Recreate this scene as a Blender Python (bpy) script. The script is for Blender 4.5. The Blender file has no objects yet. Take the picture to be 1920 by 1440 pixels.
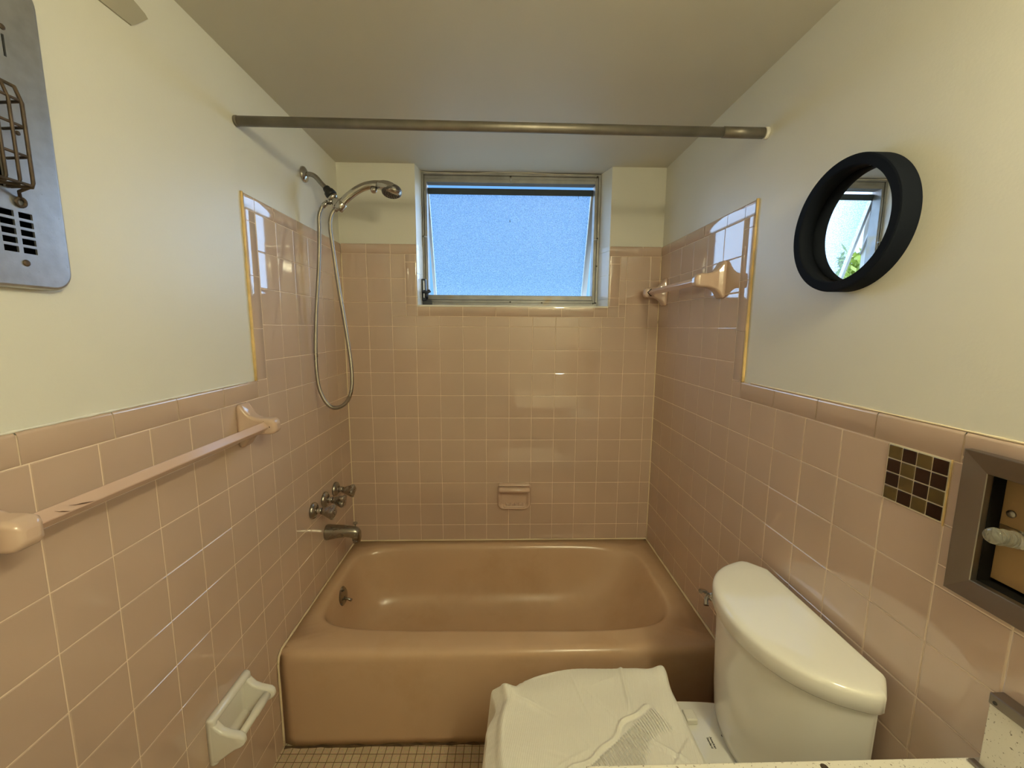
import bpy, bmesh, math, random
from mathutils import Vector, Matrix
random.seed(7)
PI = math.pi
SC = bpy.context.scene
COL = SC.collection
T = 0.1095                 # tile module (4 1/4 in tile + joint)
W = 1.4764                 # room width, tile face to tile face
H = 2.134                  # ceiling height
CAPB, CAPT = 1.195, 1.2475 # wainscot cap
SURT = 1.787               # top of tub surround tile
FRONT = -2.45              # wall behind the camera
TUBY = -0.725
RIM = 0.347

# ------------------------------------------------------------------ materials
def new_mat(name):
    m = bpy.data.materials.new(name); m.use_nodes = True
    nt = m.node_tree
    return m, nt, nt.nodes['Principled BSDF'], nt.nodes['Material Output']

def srgb(r, g, b):
    f = lambda c: (c/255/12.92) if c/255 <= .04045 else ((c/255+.055)/1.055)**2.4
    return (f(r), f(g), f(b), 1)

def pmat(name, col, rough=.5, metal=0., ior=1.5, var=0., vscale=6., bump=0., bscale=80., bdetail=4., coat=0., spec=.5,
         stain=None, stscale=3., stlo=.55, sthi=.75, rvar=0.):
    m, nt, b, out = new_mat(name)
    L = nt.links; N = nt.nodes
    b.inputs['Base Color'].default_value = col
    b.inputs['Roughness'].default_value = rough
    b.inputs['Metallic'].default_value = metal
    b.inputs['IOR'].default_value = ior
    b.inputs['Specular IOR Level'].default_value = spec
    b.inputs['Coat Weight'].default_value = coat
    b.inputs['Coat Roughness'].default_value = .03
    tc = N.new('ShaderNodeTexCoord')
    src = None
    if var:
        n = N.new('ShaderNodeTexNoise'); n.inputs['Scale'].default_value = vscale; n.inputs['Detail'].default_value = 3
        L.new(tc.outputs['Object'], n.inputs['Vector'])
        r = N.new('ShaderNodeValToRGB')
        r.color_ramp.elements[0].position = .3; r.color_ramp.elements[1].position = .7
        r.color_ramp.elements[0].color = tuple(c*(1-var) for c in col[:3])+(1,)
        r.color_ramp.elements[1].color = tuple(min(1, c*(1+var)) for c in col[:3])+(1,)
        L.new(n.outputs['Fac'], r.inputs['Fac']); src = r.outputs['Color']
    if stain:
        n = N.new('ShaderNodeTexNoise'); n.inputs['Scale'].default_value = stscale; n.inputs['Detail'].default_value = 8
        n.inputs['Roughness'].default_value = .65
        L.new(tc.outputs['Object'], n.inputs['Vector'])
        r = N.new('ShaderNodeValToRGB')
        r.color_ramp.elements[0].position = stlo; r.color_ramp.elements[1].position = sthi
        r.color_ramp.elements[0].color = (0, 0, 0, 1); r.color_ramp.elements[1].color = (1, 1, 1, 1)
        L.new(n.outputs['Fac'], r.inputs['Fac'])
        mx = N.new('ShaderNodeMix'); mx.data_type = 'RGBA'
        L.new(r.outputs['Color'], mx.inputs['Factor'])
        if src: L.new(src, mx.inputs['A'])
        else: mx.inputs['A'].default_value = col
        mx.inputs['B'].default_value = stain
        src = mx.outputs['Result']
    if src: L.new(src, b.inputs['Base Color'])
    if rvar:
        n = N.new('ShaderNodeTexNoise'); n.inputs['Scale'].default_value = 14; n.inputs['Detail'].default_value = 5
        L.new(tc.outputs['Object'], n.inputs['Vector'])
        mp = N.new('ShaderNodeMapRange'); mp.inputs['From Min'].default_value = .3; mp.inputs['From Max'].default_value = .7
        mp.inputs['To Min'].default_value = max(0.02, rough-rvar); mp.inputs['To Max'].default_value = rough+rvar
        L.new(n.outputs['Fac'], mp.inputs['Value']); L.new(mp.outputs['Result'], b.inputs['Roughness'])
    if bump:
        n = N.new('ShaderNodeTexNoise'); n.inputs['Scale'].default_value = bscale; n.inputs['Detail'].default_value = bdetail
        L.new(tc.outputs['Object'], n.inputs['Vector'])
        bp = N.new('ShaderNodeBump'); bp.inputs['Strength'].default_value = bump; bp.inputs['Distance'].default_value = .002
        L.new(n.outputs['Fac'], bp.inputs['Height']); L.new(bp.outputs['Normal'], b.inputs['Normal'])
    return m

PINK = (0.555, 0.418, 0.338, 1)
M = {}
M['paint'] = pmat('cream wall paint', (.735, .725, .655, 1), .42, bump=.12, bscale=170, var=.025, vscale=2.2)
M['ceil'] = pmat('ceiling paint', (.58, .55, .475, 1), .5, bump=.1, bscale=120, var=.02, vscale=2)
M['tile'] = pmat('pink glazed tile', PINK, .045, ior=1.95, var=.05, vscale=3.0, bump=.02, bscale=14, bdetail=1)
M['grout'] = pmat('tan grout', (.80, .655, .53, 1), .8, var=.08, vscale=9, bump=.2, bscale=300)
M['edge'] = pmat('yellowed edge bead', (.70, .50, .22, 1), .35, var=.2, vscale=20, bump=.3, bscale=60)
M['caulk'] = pmat('old caulk', (.78, .66, .47, 1), .5, stain=(.25, .17, .09, 1), stscale=14, stlo=.62, sthi=.72)
M['ceramic'] = pmat('pink glazed ceramic', (.60, .44, .35, 1), .06, ior=1.75, var=.04)
M['bar'] = pmat('pink enamel bar', (.62, .44, .36, 1), .14, ior=1.7, var=.03)
M['chip'] = pmat('rust chip', (.12, .06, .035, 1), .7)
M['enamel'] = pmat('pink tub enamel', (.575, .40, .265, 1), .22, ior=1.5, var=.035, vscale=2.2,
                   stain=(.50, .335, .20, 1), stscale=2.6, stlo=.50, sthi=.80)
M['chrome'] = pmat('worn chrome', (.52, .50, .47, 1), .13, metal=1, rvar=.06)
M['dullchrome'] = pmat('dull chrome', (.36, .335, .295, 1), .25, metal=1, rvar=.08, var=.1, vscale=20)
M['hose'] = pmat('braided hose metal', (.36, .33, .285, 1), .33, metal=1, rvar=.06)
M['steel'] = pmat('satin steel', (.30, .27, .245, 1), .36, metal=1, rvar=.05, bump=.05, bscale=200)
M['heatersteel'] = pmat('grey speckled steel', (.50, .52, .55, 1), .36, metal=.85, var=.08, vscale=60, bump=.05, bscale=300,
                        stain=(.25, .24, .22, 1), stscale=90, stlo=.66, sthi=.74)
M['face_reflect'] = pmat('dark spray face', (.13, .125, .12, 1), .3, metal=.6)  # grey stands in for dark reflections in the chrome face
M['rod'] = pmat('tarnished rod', (.22, .20, .17, 1), .45, metal=.7, var=.15, vscale=18, rvar=.07)
M['rubber'] = pmat('black rubber', (.012, .012, .014, 1), .5)
M['black'] = pmat('black frame', (.005, .007, .012, 1), .8, spec=.12)
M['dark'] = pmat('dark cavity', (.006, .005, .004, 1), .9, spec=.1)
M['rust'] = pmat('rusty wire', (.075, .052, .036, 1), .55, metal=.3, var=.4, vscale=60, bump=.3, bscale=200)
M['brownmetal'] = pmat('scorched reflector', (.13, .10, .07, 1), .45, metal=.6, var=.4, vscale=12)
M['porcelain'] = pmat('white porcelain', (.82, .81, .76, 1), .05, ior=1.6, var=.01)
M['whiteceramic'] = pmat('white ceramic', (.82, .81, .76, 1), .10, ior=1.6, var=.02)
M['plastic'] = pmat('white plastic', (.78, .76, .68, 1), .3)
M['grey'] = pmat('grey gasket', (.16, .16, .17, 1), .5)
M['ink'] = pmat('dark ink', (.05, .045, .045, 1), .6)
M['alu'] = pmat('aged aluminium', (.30, .295, .285, 1), .45, metal=.5, var=.14, vscale=14, stain=(.34, .27, .17, 1), stscale=9, stlo=.58, sthi=.72)
M['alulight'] = pmat('bright aluminium', (.62, .64, .66, 1), .35, metal=.7, var=.05)
M['backlit_tone'] = pmat('dark weatherstrip', (.020, .035, .048, 1), .6)  # colour darkened to hold the shade of the back-lit sash rail
M['darkmetal'] = pmat('dark bronze metal', (.05, .055, .065, 1), .4, metal=.6)
M['screw'] = pmat('dark screw', (.05, .045, .04, 1), .5, metal=.5)
M['brown_dark'] = pmat('dark brown glass', (.024, .009, .005, 1), .08, ior=1.5, var=.2, vscale=40)
M['brown_light'] = pmat('amber brown glass', (.105, .070, .026, 1), .10, ior=1.5, var=.15, vscale=40)
M['mosaicgrout'] = pmat('pale mosaic grout', (.72, .66, .50, 1), .8)
M['board'] = pmat('tan board', (.30, .185, .085, 1), .5, var=.06, vscale=8)
M['cabinet'] = pmat('painted cabinet', (.60, .56, .47, 1), .4)
M['exterior'] = pmat('exterior ground', (.30, .28, .20, 1), .9, var=.3, vscale=2)
M['strip'] = pmat('taupe strip', (.40, .37, .29, 1), .55, var=.03)
M['whitecap'] = pmat('white end cap', (.82, .80, .74, 1), .4)
M['dirt'] = pmat('brown dirt line', (.10, .06, .03, 1), .9, var=.5, vscale=30)

def laminate():
    m, nt, b, out = new_mat('speckled laminate')
    N, L = nt.nodes, nt.links
    tc = N.new('ShaderNodeTexCoord')
    mp = N.new('ShaderNodeMapping'); mp.inputs['Scale'].default_value = (1, 1, 1)
    L.new(tc.outputs['Object'], mp.inputs['Vector'])
    v = N.new('ShaderNodeTexVoronoi'); v.inputs['Scale'].default_value = 170; v.inputs['Randomness'].default_value = 1
    n = N.new('ShaderNodeTexNoise'); n.inputs['Scale'].default_value = 260; n.inputs['Detail'].default_value = 3
    L.new(mp.outputs['Vector'], v.inputs['Vector']); L.new(mp.outputs['Vector'], n.inputs['Vector'])
    r = N.new('ShaderNodeValToRGB'); r.color_ramp.elements[0].position = .31; r.color_ramp.elements[1].position = .37
    r.color_ramp.elements[0].color = (.22, .19, .15, 1); r.color_ramp.elements[1].color = (.74, .71, .63, 1)
    L.new(n.outputs['Fac'], r.inputs['Fac'])
    L.new(r.outputs['Color'], b.inputs['Base Color'])
    b.inputs['Roughness'].default_value = .3
    return m
M['laminate'] = laminate()

def floor_mat():
    m, nt, b, out = new_mat('one inch floor mosaic')
    N, L = nt.nodes, nt.links
    tc = N.new('ShaderNodeTexCoord')
    mp = N.new('ShaderNodeMapping'); mp.inputs['Location'].default_value = (.004, .012, 0)
    mp.inputs['Rotation'].default_value = (0, 0, math.radians(1.2))
    L.new(tc.outputs['Object'], mp.inputs['Vector'])
    br = N.new('ShaderNodeTexBrick'); br.offset = 0; br.squash = 1
    br.inputs['Color1'].default_value = (.52, .40, .26, 1); br.inputs['Color2'].default_value = (.60, .48, .32, 1)
    br.inputs['Mortar'].default_value = (.15, .085, .042, 1)
    br.inputs['Scale'].default_value = 1.0
    br.inputs['Mortar Size'].default_value = .0012
    br.inputs['Mortar Smooth'].default_value = .2
    br.inputs['Bias'].default_value = 0
    br.inputs['Brick Width'].default_value = .0262
    br.inputs['Row Height'].default_value = .0262
    L.new(mp.outputs['Vector'], br.inputs['Vector'])
    n = N.new('ShaderNodeTexNoise'); n.inputs['Scale'].default_value = 160; n.inputs['Detail'].default_value = 4
    L.new(tc.outputs['Object'], n.inputs['Vector'])
    mx = N.new('ShaderNodeMix'); mx.data_type = 'RGBA'; mx.blend_type = 'MULTIPLY'; mx.inputs['Factor'].default_value = .5
    L.new(br.outputs['Color'], mx.inputs['A']); L.new(n.outputs['Color'], mx.inputs['B'])
    hs = N.new('ShaderNodeHueSaturation'); hs.inputs['Saturation'].default_value = .9; hs.inputs['Value'].default_value = 1.3
    L.new(mx.outputs['Result'], hs.inputs['Color']); L.new(hs.outputs['Color'], b.inputs['Base Color'])
    bp = N.new('ShaderNodeBump'); bp.inputs['Strength'].default_value = .4; bp.inputs['Distance'].default_value = .001; bp.invert = True
    L.new(br.outputs['Fac'], bp.inputs['Height']); L.new(bp.outputs['Normal'], b.inputs['Normal'])
    b.inputs['Roughness'].default_value = .45
    return m
M['floor'] = floor_mat()

def cover_mat():
    m, nt, b, out = new_mat('white crinkled cloth')
    N, L = nt.nodes, nt.links
    b.inputs['Base Color'].default_value = (.88, .87, .80, 1); b.inputs['Roughness'].default_value = .7
    tc = N.new('ShaderNodeTexCoord')
    mp = N.new('ShaderNodeMapping'); mp.inputs['Rotation'].default_value = (0, 0, .25)
    L.new(tc.outputs['Object'], mp.inputs['Vector'])
    w = N.new('ShaderNodeTexWave'); w.wave_type = 'BANDS'; w.bands_direction = 'X'
    w.inputs['Scale'].default_value = 62; w.inputs['Distortion'].default_value = 1.5; w.inputs['Detail'].default_value = 2
    n = N.new('ShaderNodeTexNoise'); n.inputs['Scale'].default_value = 18; n.inputs['Detail'].default_value = 5
    L.new(mp.outputs['Vector'], w.inputs['Vector']); L.new(tc.outputs['Object'], n.inputs['Vector'])
    ad = N.new('ShaderNodeMath'); ad.operation = 'MULTIPLY_ADD'; ad.inputs[1].default_value = .12
    L.new(w.outputs['Fac'], ad.inputs[0]); L.new(n.outputs['Fac'], ad.inputs[2])
    bp = N.new('ShaderNodeBump'); bp.inputs['Strength'].default_value = .5; bp.inputs['Distance'].default_value = .005
    L.new(ad.outputs[0], bp.inputs['Height'])
    # pleated band
    p1 = Vector((.925-.975, -1.170-TY, 0)); p2 = Vector((1.115-.975, -1.035-TY, 0)); bd = (p2-p1).normalized(); bn = Vector((bd.y, -bd.x, 0))
    def math_(op, a, c=None, d=None):
        q = N.new('ShaderNodeMath'); q.operation = op
        for i, v in enumerate((a, c, d)):
            if v is None: continue
            if isinstance(v, (int, float)): q.inputs[i].default_value = v
            else: L.new(v, q.inputs[i])
        return q.outputs[0]
    def dot(v):
        q = N.new('ShaderNodeVectorMath'); q.operation = 'DOT_PRODUCT'; q.inputs[1].default_value = v; L.new(tc.outputs['Object'], q.inputs[0]); return q.outputs['Value']
    def ss(v, a, c):
        q = N.new('ShaderNodeMapRange'); q.interpolation_type = 'SMOOTHSTEP'; q.inputs['From Min'].default_value = a; q.inputs['From Max'].default_value = c
        L.new(v, q.inputs['Value']); return q.outputs['Result']
    sd_ = math_('SUBTRACT', dot(bd), p1.dot(bd)); wd_ = math_('SUBTRACT', dot(bn), p1.dot(bn))
    ph = math_('ADD', math_('MULTIPLY_ADD', wd_, .24, sd_), math_('MULTIPLY', math_('MULTIPLY', wd_, wd_), 1.2))
    wob = math_('MULTIPLY', math_('SINE', math_('MULTIPLY', sd_, 43)), .0012)
    rib = math_('SINE', math_('MULTIPLY', math_('ADD', ph, wob), 2*PI/.0076))
    wide = math_('ADD', math_('MULTIPLY', math_('SINE', math_('MULTIPLY_ADD', sd_, 23, .6)), .022), .082)
    mask = math_('MULTIPLY', ss(wd_, .0, .006), math_('MULTIPLY', ss(math_('SUBTRACT', wide, wd_), .0, .022), math_('MULTIPLY', ss(sd_, -.12, -.10), ss(sd_, .245, .225))))
    bp2 = N.new('ShaderNodeBump'); bp2.inputs['Strength'].default_value = 1.0; bp2.inputs['Distance'].default_value = .0016
    L.new(math_('MULTIPLY', rib, mask), bp2.inputs['Height']); L.new(bp.outputs['Normal'], bp2.inputs['Normal'])
    L.new(bp2.outputs['Normal'], b.inputs['Normal'])
    return m
TY = -1.100
M['cover'] = cover_mat()

def glass_pane():
    m, nt, b, out = new_mat('pebbled obscure glass')
    N, L = nt.nodes, nt.links
    N.remove(b)
    tc = N.new('ShaderNodeTexCoord')
    n = N.new('ShaderNodeTexNoise'); n.inputs['Scale'].default_value = 210; n.inputs['Detail'].default_value = 2
    L.new(tc.outputs['Object'], n.inputs['Vector'])
    r = N.new('ShaderNodeValToRGB')
    r.color_ramp.elements[0].position = .36; r.color_ramp.elements[1].position = .62
    r.color_ramp.elements[0].color = (.60, .72, .80, 1); r.color_ramp.elements[1].color = (.93, .97, 1, 1)
    L.new(n.outputs['Fac'], r.inputs['Fac'])
    bp = N.new('ShaderNodeBump'); bp.inputs['Strength'].default_value = .5; bp.inputs['Distance'].default_value = .002
    L.new(n.outputs['Fac'], bp.inputs['Height'])
    tr = N.new('ShaderNodeBsdfTranslucent'); tp = N.new('ShaderNodeBsdfTransparent')
    L.new(r.outputs['Color'], tr.inputs['Color']); L.new(r.outputs['Color'], tp.inputs['Color'])
    gl = N.new('ShaderNodeBsdfGlossy'); gl.inputs['Roughness'].default_value = .2
    L.new(bp.outputs['Normal'], gl.inputs['Normal'])
    m1 = N.new('ShaderNodeMixShader'); m1.inputs['Fac'].default_value = .07
    L.new(tp.outputs[0], m1.inputs[1]); L.new(tr.outputs[0], m1.inputs[2])
    m2 = N.new('ShaderNodeMixShader'); m2.inputs['Fac'].default_value = .06
    L.new(m1.outputs[0], m2.inputs[1]); L.new(gl.outputs[0], m2.inputs[2])
    L.new(m2.outputs[0], out.inputs['Surface'])
    return m
M['pane'] = glass_pane()

def mirror_mat():
    m, nt, b, out = new_mat('mirror glass')
    b.inputs['Base Color'].default_value = (.86, .88, .88, 1); b.inputs['Metallic'].default_value = 1; b.inputs['Roughness'].default_value = .012
    return m
M['mirror'] = mirror_mat()

def clear_mat():
    m, nt, b, out = new_mat('clear acrylic')
    b.inputs['Base Color'].default_value = (.95, .93, .86, 1); b.inputs['Roughness'].default_value = .06
    b.inputs['Transmission Weight'].default_value = 1; b.inputs['IOR'].default_value = 1.45
    return m
M['clear'] = clear_mat()
M['frosted'] = M['clear'].copy(); M['frosted'].name = 'cloudy acrylic'
M['frosted'].node_tree.nodes['Principled BSDF'].inputs['Transmission Weight'].default_value = .88
M['frosted'].node_tree.nodes['Principled BSDF'].inputs['Roughness'].default_value = .12
M['frosted'].node_tree.nodes['Principled BSDF'].inputs['Base Color'].default_value = (.80, .78, .68, 1)

def leaf_mat():
    m, nt, b, out = new_mat('sunlit leaf')
    N, L = nt.nodes, nt.links
    tc = N.new('ShaderNodeTexCoord'); n = N.new('ShaderNodeTexNoise'); n.inputs['Scale'].default_value = 9
    L.new(tc.outputs['Object'], n.inputs['Vector'])
    r = N.new('ShaderNodeValToRGB')
    r.color_ramp.elements[0].color = (.10, .20, .03, 1); r.color_ramp.elements[1].color = (.45, .55, .10, 1)
    L.new(n.outputs['Fac'], r.inputs['Fac']); L.new(r.outputs['Color'], b.inputs['Base Color'])
    b.inputs['Roughness'].default_value = .5
    return m
M['leaf'] = leaf_mat()
M['bark'] = pmat('bark', (.12, .08, .05, 1), .9)

def emis(name, col, s):
    m, nt, b, out = new_mat(name)
    b.inputs['Emission Color'].default_value = col; b.inputs['Emission Strength'].default_value = s
    return m

# ------------------------------------------------------------------ mesh tools
def BM(): return bmesh.new()

def box(bm, x0, x1, y0, y1, z0, z1, mi=0, bev=0.):
    vs = [bm.verts.new(p) for p in ((x0,y0,z0),(x1,y0,z0),(x1,y1,z0),(x0,y1,z0),(x0,y0,z1),(x1,y0,z1),(x1,y1,z1),(x0,y1,z1))]
    fs = [bm.faces.new([vs[i] for i in f]) for f in ((0,3,2,1),(4,5,6,7),(0,1,5,4),(1,2,6,5),(2,3,7,6),(3,0,4,7))]
    for f in fs: f.material_index = mi
    if bev:
        es = list({e for f in fs for e in f.edges})
        r = bmesh.ops.bevel(bm, geom=es, offset=bev, segments=3, affect='EDGES', profile=.5)
        for f in r['faces']: f.material_index = mi; f.smooth = True

def loft(bm, rings, cap0=True, cap1=True, mi=0, smooth=True, closed=True):
    rs = [[bm.verts.new(p) for p in r] for r in rings]
    n = len(rs[0])
    for a, b in zip(rs, rs[1:]):
        for i in range(n if closed else n-1):
            j = (i+1) % n
            f = bm.faces.new((a[i], a[j], b[j], b[i])); f.smooth = smooth; f.material_index = mi
    if cap0: f = bm.faces.new(rs[0][::-1]); f.smooth = False; f.material_index = mi
    if cap1: f = bm.faces.new(rs[-1]); f.smooth = False; f.material_index = mi
    return rs

def frame_of(d):
    d = Vector(d).normalized()
    u = Vector((0,0,1)) if abs(d.z) < .9 else Vector((1,0,0))
    a = d.cross(u).normalized(); b = d.cross(a).normalized()
    return d, a, b

def lathe(bm, o, d, prof, n=32, mi=0, cap0=True, cap1=True, flute=None):
    d, a, b = frame_of(d); o = Vector(o)
    rings = []
    for (t, r) in prof:
        ring = []
        for k in range(n):
            th = 2*PI*k/n
            rr = r*(flute(th, t) if flute else 1)
            ring.append(o + d*t + (a*math.cos(th)+b*math.sin(th))*rr)
        rings.append(ring)
    loft(bm, rings, cap0, cap1, mi)

def catmull(pts, sub=8, closed=False):
    P = [Vector(p) for p in pts]; n = len(P); out = []
    rng = range(n if closed else n-1)
    for i in rng:
        if closed: p0, p1, p2, p3 = P[(i-1)%n], P[i], P[(i+1)%n], P[(i+2)%n]
        else:
            p1, p2 = P[i], P[i+1]
            p0 = P[i-1] if i > 0 else p1*2-p2
            p3 = P[i+2] if i+2 < n else p2*2-p1
        for s in range(sub):
            t = s/sub
            out.append(.5*((2*p1)+(-p0+p2)*t+(2*p0-5*p1+4*p2-p3)*t*t+(-p0+3*p1-3*p2+p3)*t**3))
    if not closed: out.append(P[-1])
    return out

def tube(bm, pts, r, n=12, mi=0, closed=False, cap=True):
    P = [Vector(p) for p in pts]; m = len(P)
    R = r if callable(r) else (lambda i, t: r)
    tang = []
    for i in range(m):
        if closed: tang.append((P[(i+1)%m]-P[(i-1)%m]).normalized())
        else: tang.append((P[min(i+1,m-1)]-P[max(i-1,0)]).normalized())
    d, a, b = frame_of(tang[0])
    rings = []
    for i in range(m):
        a = (a - tang[i]*a.dot(tang[i])).normalized(); b = tang[i].cross(a)
        rr = R(i, i/(m-1))
        rings.append([P[i]+(a*math.cos(2*PI*k/n)+b*math.sin(2*PI*k/n))*rr for k in range(n)])
    if closed: rings.append(rings[0]); loft(bm, rings, False, False, mi)
    else: loft(bm, rings, cap, cap, mi)

def rrect(cu, cv, hu, hv, r, seg=5):
    pts = []
    r = min(r, hu*.999, hv*.999)
    for q, (su, sv) in enumerate(((1,1),(-1,1),(-1,-1),(1,-1))):
        for s in range(seg+1):
            th = (q + s/seg)*PI/2
            pts.append((cu+su*(hu-r)+r*math.cos(th), cv+sv*(hv-r)+r*math.sin(th)))
    return pts

ROOT = {}
def off(o):
    v = Vector((0,0,0))
    while o is not None: v = v + o.location; o = o.parent
    return v

def obj(name, bm, mats, parent=None, origin=None, label=None, mods=None, weld=False):
    if weld: bmesh.ops.remove_doubles(bm, verts=bm.verts, dist=1e-5)
    bmesh.ops.recalc_face_normals(bm, faces=bm.faces)
    sh = off(parent) if parent is not None else Vector(origin or (0,0,0))
    for v in bm.verts: v.co -= sh
    me = bpy.data.meshes.new(name); bm.to_mesh(me); bm.free()
    for m in (mats if isinstance(mats, (list, tuple)) else [mats]): me.materials.append(M[m] if isinstance(m, str) else m)
    o = bpy.data.objects.new(name, me); COL.objects.link(o)
    if parent is not None: o.parent = parent
    else: o.location = sh
    if label: o['label'] = label
    return o

def thing(name, label, cat, loc, group=None):
    o = bpy.data.objects.new(name, None); COL.objects.link(o); o.location = loc; o.empty_display_size = .05
    o['label'] = label; o['category'] = cat
    if group: o['group'] = group
    return o

def struct(name, bm, mats, label=None, **k):
    o = obj(name, bm, mats, **k); o['kind'] = 'structure'
    if label: o['label'] = label
    return o

# ------------------------------------------------------------------ camera
def cam():
    f, p, y, r = 765.89, .1355, .0271, .0061
    cp, sp, cy, sy = math.cos(p), math.sin(p), math.cos(y), math.sin(y)
    fw = Vector((sy*cp, cy*cp, -sp)); rt = Vector((cy, -sy, 0)); up = rt.cross(fw)
    rt2 = rt*math.cos(r)+up*math.sin(r); up2 = up*math.cos(r)-rt*math.sin(r)
    c = bpy.data.cameras.new('camera'); o = bpy.data.objects.new('camera', c); COL.objects.link(o)
    m = Matrix((rt2, up2, -fw)).transposed().to_4x4(); m.translation = Vector((.7311, -1.945, 1.4076))
    o.matrix_world = m
    c.sensor_fit = 'HORIZONTAL'; c.sensor_width = 36; c.lens = f/1920*36; c.clip_start = .02; c.clip_end = 200
    SC.camera = o
cam()

# ------------------------------------------------------------------ room shell
PL = .006    # plaster lies this far behind the tile face
def slab_with_hole(bm, axis, a0, a1, u0, u1, v0, v1, hole=None):
    """wall slab: thickness along axis a0..a1, u along the other horizontal, v = z"""
    def b(ua, ub, va, vb):
        if ub-ua < 1e-5 or vb-va < 1e-5: return
        if axis == 'x': box(bm, a0, a1, ua, ub, va, vb)
        else: box(bm, ua, ub, a0, a1, va, vb)
    if not hole: b(u0, u1, v0, v1); return
    h0, h1, g0, g1 = hole
    b(u0, h0, v0, v1); b(h1, u1, v0, v1); b(h0, h1, v0, g0); b(h0, h1, g1, v1)

bm = BM(); slab_with_hole(bm, 'x', -.12, -PL, FRONT-.12, .02, 0, H, (-1.545, -1.235, 1.485, 1.90)); box(bm, -.12, -.09, -1.545, -1.235, 1.485, 1.90)
wall_left = struct('wall_left', bm, 'paint', 'cream painted left wall above pink tile')
NH = (-1.585, -1.368, 1.018, 1.203)     # recess hole in the right wall
bm = BM(); slab_with_hole(bm, 'x', W+PL, W+.14, FRONT-.12, .02, 0, H, NH)
wall_right = struct('wall_right', bm, 'paint', 'cream painted right wall above pink tile')

WX0, WX1, WZ0 = .342, 1.2335, 1.512     # window opening at the room face
FX0, FX1, FY = .354, 1.2045, .10        # outer edges of the window frame and its depth
bm = BM()
box(bm, -.12, W+.14, PL, .20, 0, WZ0-.006)
def jamb(bm, xf, xb, xo):
    # splayed jamb block: room face corner xf, frame corner xb, outer side xo
    pts = [(xf, PL), (xb, FY), (xb, .20), (xo, .20), (xo, PL)]
    if xf > xo: pts = pts
    lo = [Vector((x, y, WZ0-.006)) for x, y in pts]; hi = [Vector((x, y, H)) for x, y in pts]
    loft(bm, [lo, hi], smooth=False)
jamb(bm, WX0, FX0, -.12); jamb(bm, WX1, FX1, W+.14)
wall_back = struct('wall_back', bm, 'paint', 'back wall with window above pink tub tile')

bm = BM(); box(bm, -.12, W+.14, FRONT-.12, .20, H, H+.1)
struct('ceiling', bm, 'ceil', 'plain painted ceiling')
bm = BM(); box(bm, -.12, W+.14, FRONT-.12, .02, -.1, 0)
struct('floor', bm, 'floor', 'small square beige mosaic floor with dark grout')
bm = BM(); box(bm, -PL, W+PL, FRONT-.12, FRONT, 0, H)
struct('wall_front', bm, 'paint', 'plain wall behind the viewer')

# ------------------------------------------------------------------ tiles
class Tiler:
    """tiles on a plane: point(u, v, h) gives world position at height h above the grout bed"""
    def __init__(self, point): self.p = point; self.bm = BM()
    def tile(self, u0, u1, v0, v1, g=.0011, h=.0022, bev=.0016, mi=0, tilt=.0016, top=0.):
        u0 += g; u1 -= g; v0 += g; v1 -= g
        if u1-u0 < .004 or v1-v0 < .004: return
        tu, tv = random.gauss(0, tilt), random.gauss(0, tilt)
        uc, vc = (u0+u1)/2, (v0+v1)/2
        hh = lambda u, v, k: k + (u-uc)*tu*.25 + (v-vc)*tv*.25
        R = lambda i, k: [self.bm.verts.new(self.p(u, v, hh(u, v, k))) for u, v in ((u0+i,v0+i),(u1-i,v0+i),(u1-i,v1-i),(u0+i,v1-i))]
        a = R(0, 0.0); b = R(0, h-bev*.6); c = R(bev*.4, h-bev*.15); d = R(bev, h)
        for x, y in ((a,b),(b,c),(c,d)):
            for i in range(4):
                f = self.bm.faces.new((x[i], x[(i+1)%4], y[(i+1)%4], y[i])); f.smooth = False; f.material_index = mi
        f = self.bm.faces.new(d); f.material_index = mi
    def bull(self, u0, u1, v0, v1, side, g=.0011, h=.0022, R=.0065, n=6):
        """bullnose piece: the edge on `side` ('v1','u0','u1') rolls back to the wall"""
        a0, a1, c0, c1 = (u0+g, u1-g, v0+g, v1) if side == 'v1' else (v0+g, v1-g, u0+g, u1) if side == 'u1' else (v0+g, v1-g, u1-g, u0)
        s = 1 if c1 > c0 else -1
        prof = [(c0, -.001), (c0, h-.0008), (c0+s*.001, h)]
        for k in range(n+1):
            th = PI/2*k/n
            prof.append((c1-s*R+s*R*math.sin(th), h-(h+PL)*(1-math.cos(th))))
        mk = lambda a, c, k: self.p(a, c, k) if side == 'v1' else self.p(c, a, k)
        loft(self.bm, [[mk(a0, c, k) for c, k in prof], [mk(a1, c, k) for c, k in prof]], True, True, 0, smooth=False, closed=False) if False else None
        A = [self.bm.verts.new(mk(a0, c, k)) for c, k in prof]; B = [self.bm.verts.new(mk(a1, c, k)) for c, k in prof]
        for i in range(len(prof)-1):
            f = self.bm.faces.new((A[i], A[i+1], B[i+1], B[i])); f.smooth = i >= 2
    def bed(self, u0, u1, v0, v1, mi=1, h=.0011):
        P = [self.bm.verts.new(self.p(u, v, h)) for u, v in ((u0,v0),(u1,v0),(u1,v1),(u0,v1))]
        f = self.bm.faces.new(P); f.material_index = mi

def clip(u0, u1, v0, v1, hole):
    if not hole: return [(u0,u1,v0,v1)]
    h0, h1, g0, g1 = hole
    if u1 <= h0+1e-6 or u0 >= h1-1e-6 or v1 <= g0+1e-6 or v0 >= g1-1e-6: return [(u0,u1,v0,v1)]
    out = []
    if v0 < g0: out.append((u0, u1, v0, g0)); v0 = g0
    if v1 > g1: out.append((u0, u1, g1, v1)); v1 = g1
    if u0 < h0: out.append((u0, h0, v0, v1)); u0 = h0
    if u1 > h1: out.append((h1, u1, v0, v1)); u1 = h1
    return out

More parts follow.
